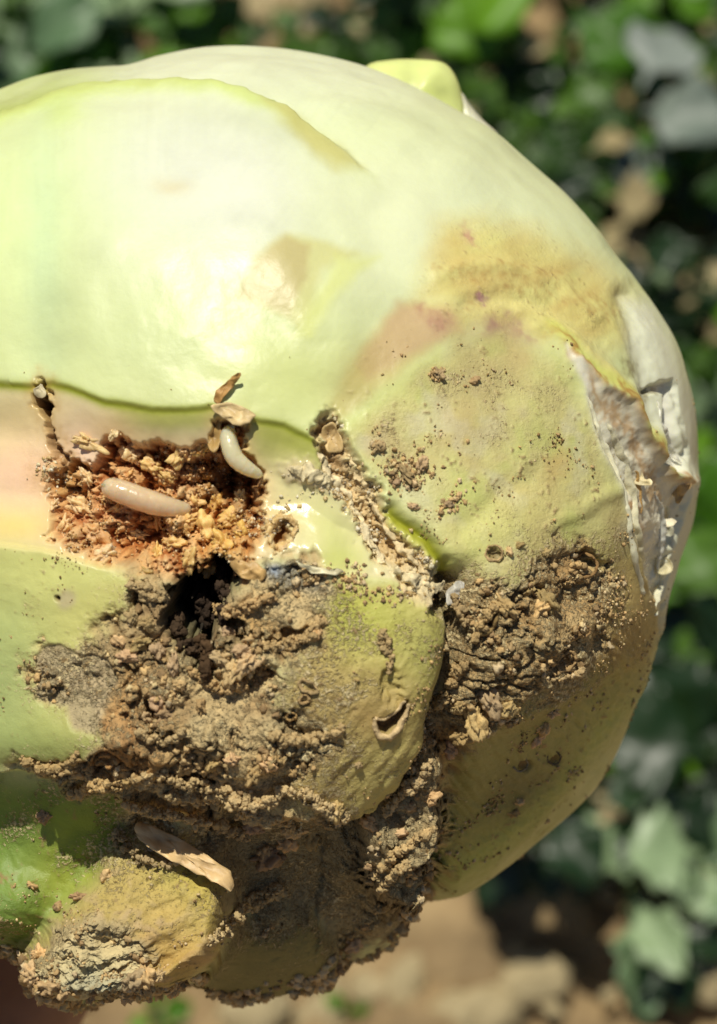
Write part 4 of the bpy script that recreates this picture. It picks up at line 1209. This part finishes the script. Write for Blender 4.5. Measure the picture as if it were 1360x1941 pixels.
# leaf stub standing up behind the head
def shell(name, outline, wmid, bulge_, col, parent, thick=70):
    o = smooth_closed(outline)[::2]
    c = o.mean(0)
    n = 12
    m = len(o)
    ks = np.sin(np.linspace(0.02, np.pi / 2, n))
    XY = np.concatenate([c + (o - c) * k for k in ks])
    kk = np.repeat(ks, m)
    h = np.sqrt(np.clip(1 - kk ** 2, 0, 1))
    Pn = np.concatenate([np.stack([XY[:, 0], XY[:, 1], wmid + h * bulge_], -1), np.stack([XY[:, 0], XY[:, 1], wmid - h * thick], -1)])
    Pn[:, 2] += 8 * fbm(Pn, 60, 2, 9)
    K = n * m
    fs = []
    for a in range(n - 1):
        jj = np.arange(m)
        q = np.stack([a * m + jj, a * m + (jj + 1) % m, (a + 1) * m + (jj + 1) % m, (a + 1) * m + jj], -1)
        fs += [q, (q + K)[:, ::-1]]
    cc = np.tile(lin(col), (2 * K, 1)) * (1 + 0.15 * fbm(Pn, 50, 2, 19))[:, None]
    me = mesh_np(name, local(Pn[:, 0], Pn[:, 1], Pn[:, 2]), np.concatenate(fs), M_TISSUE, cc, {'grit': np.zeros(2 * K), 'wet': np.full(2 * K, .1)})
    return link(name, me, parent)


shell('leaf_stub', [(640, 200), (690, 128), (740, 113), (800, 112), (840, 118), (862, 140), (876, 180), (880, 230), (860, 300), (760, 320), (680, 280)], -190, 70, (214, 222, 140), head)
shell('leaf_stub', [(820, 200), (868, 172), (890, 196), (915, 226), (950, 262), (960, 320), (880, 330)], -230, 50, (220, 218, 190), head)

# ------------------------------------------------------------------ hand holding the head from behind
hand = bpy.data.objects.new('hand', None)
COL.objects.link(hand)
hand.location = ORIGIN
hand.rotation_euler = HEADROT.to_euler()
tag(hand, 'tanned hand in shade gripping the cabbage from behind its cut stem', 'hand')
m, nt, b = new_mat('skin')
n = noise_node(nt, 300, 4)
cr = node(nt, 'ShaderNodeValToRGB')
cr.color_ramp.elements[0].color = (0.20, 0.085, 0.055, 1)
cr.color_ramp.elements[1].color = (0.33, 0.16, 0.11, 1)
nt.links.new(n.outputs[0], cr.inputs[0]); nt.links.new(cr.outputs[0], b.inputs['Base Color'])
b.inputs['Roughness'].default_value = 0.55
b.inputs['Subsurface Weight'].default_value = 0.1
b.inputs['Subsurface Scale'].default_value = 0.002
sv, se, sr = [], [], []


def sk(p, r, par=None):
    sv.append(tuple(local(*p))); sr.append(r)
    if par is not None:
        se.append((par, len(sv) - 1))
    return len(sv) - 1


wr_ = sk((-760, 2900, -760), 0.026)
a_ = sk((-1300, 4000, -1100), 0.032, wr_)
a_ = sk((-1900, 5400, -1500), 0.036, a_)
p1 = sk((-560, 2420, -560), 0.027, wr_)
p2 = sk((-400, 2000, -640), 0.025, p1)
for chain in ([(-440, 1560, -760, .0105), (-240, 1150, -960, .0095), (60, 800, -1010, .0085), (330, 640, -1000, .0075)], [(-220, 1620, -860, .011), (20, 1220, -1070, .010), (330, 900, -1100, .009), (600, 740, -1060, .0078)],
              [(0, 1660, -900, .0105), (280, 1350, -1090, .0095), (580, 1080, -1090, .0085), (800, 930, -1040, .0075)], [(140, 1680, -860, .0092), (430, 1480, -1010, .008), (680, 1300, -1010, .0072), (840, 1180, -980, .0065)]):
    k = p2
    for x, y, w_, r_ in chain:
        k = sk((x, y, w_), r_, k)
k = p1
for x, y, w_, r_ in [(-640, 2000, -260, .014), (-700, 1560, 60, .0115), (-640, 1180, 330, .010), (-560, 960, 470, .008)]:
    k = sk((x, y, w_), r_, k)
hm = bpy.data.meshes.new('palm_and_fingers')
hm.from_pydata(sv, se, [])
ho = link('palm_and_fingers', hm, hand)
md = ho.modifiers.new('skin', 'SKIN')
for q, r_ in zip(hm.skin_vertices[0].data, sr):
    q.radius = (r_, r_)
hm.skin_vertices[0].data[0].use_root = True
md.use_smooth_shade = True
s2 = ho.modifiers.new('sub', 'SUBSURF'); s2.levels = 2; s2.render_levels = 2
hm.materials.append(m)

# ------------------------------------------------------------------ the field behind
def ground_at(px, py, z=0.0):
    d = HEADROT @ Vector(((px - 680) * S, -(py - 970.5) * S, -DIST))
    t = (z - CAMPOS.z) / d.z
    return CAMPOS + d * t


gc = ground_at(680, 970)
ax = np.concatenate([-np.geomspace(300, 0.32, 26), np.linspace(-0.3, 0.3, 261), np.geomspace(0.32, 300, 26)])
gxx, gyy = np.meshgrid(ax + gc.x, ax + gc.y, indexing='xy')
gp = np.stack([gxx.ravel(), gyy.ravel(), 0 * gxx.ravel()], -1)
near = np.exp(-(((gp[:, 0] - gc.x) ** 2 + (gp[:, 1] - gc.y) ** 2) / 0.35 ** 2) ** 2)
gz = near * (0.008 * fbm(gp, 0.05, 3, 3) + 0.006 * billow(gp, 0.02, 3, 9) + 0.0012 * billow(gp, 0.006, 2, 13))
gp[:, 2] = gz
nx = len(ax)
ii = np.arange(nx - 1)[:, None]; jj = np.arange(nx - 1)[None, :]
gf = np.stack([ii * nx + jj, ii * nx + jj + 1, (ii + 1) * nx + jj + 1, (ii + 1) * nx + jj], -1).reshape(-1, 4)
m, nt, b = new_mat('field_soil')
n1 = noise_node(nt, 60, 6); n2 = noise_node(nt, 400, 4)
cr = node(nt, 'ShaderNodeValToRGB')
cr.color_ramp.elements[0].position = 0.3; cr.color_ramp.elements[0].color = (*lin((112, 92, 64)), 1)
cr.color_ramp.elements[1].position = 0.7; cr.color_ramp.elements[1].color = (*lin((176, 150, 108)), 1)
nt.links.new(n1.outputs[0], cr.inputs[0]); nt.links.new(cr.outputs[0], b.inputs['Base Color'])
b.inputs['Roughness'].default_value = 0.95
bm_ = node(nt, 'ShaderNodeBump'); bm_.inputs['Distance'].default_value = 0.001; bm_.inputs['Strength'].default_value = 0.8
nt.links.new(n2.outputs[0], bm_.inputs['Height']); nt.links.new(bm_.outputs[0], b.inputs['Normal'])
go = link('ground', mesh_np('ground', gp, gf, m))
tag(go, kind='structure')


def leaf_mat(name, dark, light, rough=0.45, trans=0.3, tcol=None):
    m, nt, b = new_mat(name)
    n = noise_node(nt, 120, 4)
    oi = node(nt, 'ShaderNodeObjectInfo')
    cr = node(nt, 'ShaderNodeValToRGB')
    cr.color_ramp.elements[0].position = 0.25; cr.color_ramp.elements[0].color = (*lin(dark), 1)
    cr.color_ramp.elements[1].position = 0.8; cr.color_ramp.elements[1].color = (*lin(light), 1)
    f = math_node(nt, 'ADD', math_node(nt, 'MULTIPLY', n.outputs[0], 0.55), math_node(nt, 'MULTIPLY', oi.outputs['Random'], 0.45))
    nt.links.new(f, cr.inputs[0])
    nt.links.new(cr.outputs[0], b.inputs['Base Color'])
    b.inputs['Roughness'].default_value = rough
    tr = node(nt, 'ShaderNodeBsdfTranslucent')
    tr.inputs[0].default_value = (*lin(tcol or light), 1)
    mx = node(nt, 'ShaderNodeMixShader'); mx.inputs[0].default_value = trans
    out = nt.nodes['Material Output']
    nt.links.new(b.outputs[0], mx.inputs[1]); nt.links.new(tr.outputs[0], mx.inputs[2]); nt.links.new(mx.outputs[0], out.inputs['Surface'])
    return m


LM = {'bright': leaf_mat('bright_leaf', (60, 104, 12), (128, 178, 44), 0.45, 0.35, (110, 190, 30)),
      'green': leaf_mat('green_leaf', (36, 68, 16), (96, 134, 44), 0.45, 0.25, (90, 150, 40)),
      'blue': leaf_mat('waxy_leaf', (92, 122, 84), (158, 180, 134), 0.4, 0.2, (100, 150, 70)),
      'grey': leaf_mat('grey_leaf', (104, 118, 104), (142, 150, 142), 0.5, 0.15, (120, 160, 90)),
      'dark': leaf_mat('dark_leaf', (18, 40, 16), (42, 68, 30), 0.4, 0.15, (60, 110, 40)),
      'straw': leaf_mat('dead_leaf', (156, 140, 98), (196, 182, 140), 0.8, 0.15, (200, 160, 80))}


def leaf_mesh(name, mat, wid=0.6, fold=0.25, droop=0.3, wav=0.06, lobes=0, seed=0):
    """a leaf of length 1 along +Y from its stalk at the origin, with midrib fold, droop and thickness"""
    nu, nv = 22, 11
    u = np.linspace(0, 1, nu)[:, None]
    v = np.linspace(-1, 1, nv)[None, :]
    blade = np.where(u < 0.25, 0.035, wid * 0.5 * np.sin(np.pi * np.clip((u - 0.25) / 0.75, 0, 1) ** 0.75) ** 0.8 + 0.01)
    if lobes:
        blade = blade * np.where(u > 0.27, 1 + 0.16 * np.sin(u * lobes * 6.283 + seed), 1)
    Xl = blade * v
    Yl = u + 0 * v
    Zl = fold * np.abs(Xl) - droop * u ** 2 + 0.28 * u + wav * np.sin(u * 14 + seed + 3 * v) * np.abs(v) * (u > 0.25)
    Zl = Zl - 0.012 * np.exp(-(v * 8) ** 2)
    P = np.stack([Xl, Yl, Zl], -1).reshape(-1, 3)
    i_ = np.arange(nu - 1)[:, None]; j_ = np.arange(nv - 1)[None, :]
    f = np.stack([i_ * nv + j_, i_ * nv + j_ + 1, (i_ + 1) * nv + j_ + 1, (i_ + 1) * nv + j_], -1).reshape(-1, 4)
    K = len(P)
    thick = P - np.array([0, 0, 0.02])
    ring_ = list(range(0, nv)) + [k * nv + nv - 1 for k in range(1, nu)] + [(nu - 1) * nv + k for k in range(nv - 2, -1, -1)] + [k * nv for k in range(nu - 2, 0, -1)]
    ring_ = np.array(ring_)
    nx_ = np.roll(ring_, -1)
    side = np.stack([ring_, ring_ + K, nx_ + K, nx_], -1)
    return mesh_np(name, np.concatenate([P, thick]), np.concatenate([f, (f + K)[:, ::-1], side]), LM[mat])


LEAVES = {}
for mt in LM:
    LEAVES[mt] = [leaf_mesh('leaf', mt, w_, fo, dr, wa, lo, sd_) for w_, fo, dr, wa, lo, sd_ in [(0.62, .3, .35, .05, 0, 1), (0.8, .2, .5, .07, 0, 2), (0.5, .4, .25, .03, 4, 3), (0.95, .15, .3, .05, 5, 4)]]
m, nt, b = new_mat('stalk'); b.inputs['Base Color'].default_value = (*lin((112, 140, 70)), 1); b.inputs['Roughness'].default_value = 0.5
sm_v, sm_f = [], []
ph = np.linspace(0, 6.283, 7, endpoint=False)
for k, (z, r_) in enumerate([(-0.1, .05), (0.3, .045), (0.7, .04), (1.0, .03)]):
    sm_v += [(r_ * math.cos(a) + 0.03 * math.sin(k * 2), r_ * math.sin(a), z) for a in ph]
for k in range(3):
    sm_f += [(k * 7 + a, k * 7 + (a + 1) % 7, (k + 1) * 7 + (a + 1) % 7, (k + 1) * 7 + a) for a in range(7)]
STALK = mesh_np('stalk', np.array(sm_v), np.array(sm_f), m)

PR = random.Random(5)


def plant(name, px, py, kind, size, n, height, label, group, spread=(0.15, 0.9), shape=None, az0=None, az=None):
    g = ground_at(px, py, height * 0.6)
    root = bpy.data.objects.new(name, None)
    COL.objects.link(root)
    root.location = (g.x, g.y, 0.0)
    tag(root, label, 'plant' if kind != 'straw' else 'dead leaf', group)
    st = link('stalk', STALK, root)
    st.scale = (0.02, 0.02, max(height, 0.004))
    a0 = PR.uniform(0, 6.28) if az0 is None else math.radians(az0)
    for k in range(n):
        lf = link('leaf', LEAVES[kind][PR.randrange(4) if shape is None else shape], root)
        f = (k + 0.5) / n
        lf.location = (0, 0, height * (0.35 + 0.65 * f))
        s_ = size * PR.uniform(0.7, 1.1)
        lf.scale = (s_, s_, s_)
        aa = a0 + k * 2.4 + PR.uniform(-.3, .3) if az is None else math.radians(az[k])
        lf.rotation_mode = 'ZXY'
        lf.rotation_euler = (PR.uniform(*spread), PR.uniform(-.4, .4), aa)
    return root


GRP = {'green': ('weed_plant', 'leafy mid green weed growing in the blurred field', 'green weeds in the field'),
       'bright': ('weed_plant', 'bright grass green weed in the blurred field', 'bright weeds in the field'),
       'blue': ('cabbage_plant', 'waxy blue green young cabbage plant in the blurred field', 'blue green cabbage plants in the field'),
       'dark': ('weed_plant', 'dark green low weed in the blurred field', 'dark weeds in the field')}
# dense planting over the top and the right, thinning toward the bare soil at the bottom
for py in range(-160, 1000, 66):
    for px in range(-120, 1560, 86):
        x = px + PR.uniform(-45, 45); y = py + PR.uniform(-36, 36)
        inside_head = (x - 470) ** 2 + (y - 920) ** 2 < 700 ** 2
        if inside_head and y > 260:
            continue
        if (1150 < x < 1300 and 380 < y < 560) or (900 < x < 1250 and 20 < y < 70) or (400 < x < 620 and y < 70) or PR.random() < 0.08:
            continue
        kd = PR.choices(['green', 'bright', 'blue', 'dark'], [4, 2, 1.1, 3])[0]
        nm, lb, gr = GRP[kd]
        sz = PR.uniform(0.005, 0.0135)
        pre = 'tiny leaved ' if sz < 0.0078 else ('' if sz < 0.0107 else 'broad leaved ')
        plant(nm, x, y, kd, sz, PR.randint(5, 8), PR.uniform(0.006, 0.035), pre + lb, pre + gr)
for py in range(-160, 1500, 150):
    for px in list(range(-1300, -130, 150)) + list(range(1600, 2300, 150)) + ([] if py > 1000 else list(range(-60, 1000, 190))):
        x = px + PR.uniform(-60, 60); y = py + PR.uniform(-60, 60)
        if 0 < x < 1360 and not ((x - 470) ** 2 + (y - 920) ** 2 < 620 ** 2):
            continue
        kd = PR.choices(['green', 'bright', 'blue', 'dark'], [4, 2, 1.1, 3])[0]
        nm, lb, gr = GRP[kd]
        plant(nm, x, y, kd, PR.uniform(0.011, 0.016), PR.randint(5, 8), PR.uniform(0.006, 0.03), 'broad leaved ' + lb, 'broad leaved ' + gr)
for (x, y, kd, sz, n, h) in [(1330, 1090, 'bright', .022, 6, .03), (1290, 1000, 'green', .018, 5, .02), (1265, 1250, 'green', .010, 5, .01), (1330, 1300, 'dark', .022, 6, .02), (1225, 1400, 'bright', .013, 4, .012),
                             (1350, 1450, 'dark', .024, 6, .02), (1300, 1380, 'dark', .016, 5, .012), (1380, 1200, 'green', .02, 5, .03), (1360, 690, 'green', .018, 5, .02), (1330, 820, 'blue', .018, 5, .02), (1400, 900, 'dark', .02, 5, .02),
                             (290, 1925, 'bright', .007, 4, .004), (655, 1918, 'bright', .006, 4, .004)]:
    nm, lb, gr = GRP[kd]
    plant(nm, x, y, kd, sz, n, h, lb, gr)
# plants one can single out
plant('cabbage_plant', 1200, 245, 'grey', 0.018, 4, 0.04, 'pale grey leaved plant rising among dark green weeds', None, (0.0, 0.35), 1, az=[100, 190, 250, 330])
plant('weed_plant', 1080, 40, 'bright', 0.028, 3, 0.045, 'weed with big vivid green blades above the leaf stub', None, (0.1, 0.4), 1, az=[160, 230, 80])
plant('weed_plant', 840, -10, 'bright', 0.02, 3, 0.045, 'tall vivid green weed beyond the rounded leaf stub', None, (0.1, 0.4), 1, az=[160, 200, 80])
plant('cabbage_plant', 235, 60, 'blue', 0.03, 4, 0.04, 'waxy blue leaved plant beyond the top of the cabbage', None, (0.0, 0.4), 0, az=[20, 200, 300, 120])
plant('cabbage_plant', 40, 40, 'blue', 0.026, 4, 0.035, 'dull blue green plant beyond the folded leaf rim', None, (0.0, 0.4), 1, az=[60, 170, 270, 330])
plant('cabbage_plant', 1330, 1640, 'blue', 0.016, 5, 0.016, 'pale seedling with broad leaves on the bare soil', None, (0.0, 0.3), 3, az=[20, 300, 230, 170, 100])
plant('cabbage_plant', 1200, 1690, 'blue', 0.021, 3, 0.012, 'seedling with one long hanging blue green leaf on soil', None, (-0.1, 0.15), 2, az=[186, 205, 60])
plant('weed_plant', 1265, 1760, 'dark', 0.016, 4, 0.012, 'dark leaved seedling beside the bare sandy soil', None, (0.0, 0.3), 0, az=[190, 160, 240, 330])
plant('weed_plant', 1120, 1560, 'dark', 0.016, 5, 0.016, 'small dark weed at the edge of the bare soil', None, (0.0, 0.6), 0)
shade_weed = plant('weed_plant', 1080, 1660, 'dark', 0.014, 9, 0.036, 'dark tuft added on a tall stalk to shade the bare sandy soil', None, (-0.25, 0.1), 1)  # weed added to throw shade on the soil, largely behind the cabbage
gq = ground_at(1070, 1745)
shade_weed.location = (gq.x + SUN_W.x / SUN_W.z * 0.032, gq.y + SUN_W.y / SUN_W.z * 0.032, 0)

# stones and clods lying on the soil
SV, SF = ico(2)
STONES = []
m_st = mat_col('soil_clod_surface', 0.95, 0.6, 600, 0, 0.6, 0.2, 0.001)
for q in range(6):
    d = 1 + 0.3 * (billow(SV * 10, 12, 3, q * 7) + perlin(SV * 10, 14, q))
    STONES.append(mesh_np('ground_clod', SV * d[:, None] * np.array([1.2, 0.9, 0.65]), SF, m_st, np.tile(lin((190, 172, 132)), (len(SV), 1)) * (0.8 + 0.3 * d)[:, None]))


def gclod(px, py, r):
    g = ground_at(px, py)
    o = link('ground_clod', STONES[PR.randrange(6)])
    o.location = (g.x, g.y, r * 0.3)
    o.scale = (r, r, r)
    o.rotation_euler = (PR.uniform(-.4, .4), PR.uniform(-.4, .4), PR.uniform(0, 6.28))
    wh = ('the bare sandy soil', 'bare soil') if py > 1480 else ('soil among the weeds', 'weedy soil')
    sz = 'pea sized crumb' if r < 0.0023 else ('dry tan clod' if r < 0.005 else 'large pale clod')
    tag(o, sz + ' of dry earth lying on ' + wh[0], 'clod', sz + 's on the ' + wh[1])


for (x, y, r) in [(1080, 1600, .0075), (1130, 1585, .006), (1240, 510, .006), (1290, 612, .005), (1150, 370, .004), (1200, 470, .004), (500, 35, .006), (570, 22, .006), (880, 1880, .0025), (960, 1900, .003), (1340, 1850, .006), (1320, 1780, .006),
                  (1060, 880, .004), (1300, 1290, .006), (1350, 60, .007), (1190, 40, .007)]:
    gclod(x, y, r)
for k in range(90):
    gclod(PR.uniform(-50, 1400), PR.uniform(1500, 2000), PR.uniform(0.0012, 0.0022) if k % 4 else PR.uniform(0.003, 0.006))
for k in range(60):
    gclod(PR.uniform(1000, 1400), PR.uniform(300, 1600), PR.uniform(0.0015, 0.005))
for k in range(34):
    x, y = PR.uniform(300, 1400), PR.uniform(-40, 700)
    g = ground_at(x, y, 0.02)
    o = link('dead_leaf', LEAVES['straw'][PR.randrange(4)])
    o.location = (g.x, g.y, PR.uniform(0.004, 0.03))
    q = PR.uniform(0.006, 0.012)
    o.scale = (q, q, q)
    o.rotation_euler = (PR.uniform(-.5, .5), PR.uniform(-.5, .5), PR.uniform(0, 6.28))
    tag(o, 'small dry straw coloured leaf lying among the weeds', 'dead leaf', 'dead leaves among the weeds')
print('VERTS', NV, 'FACES', len(F))
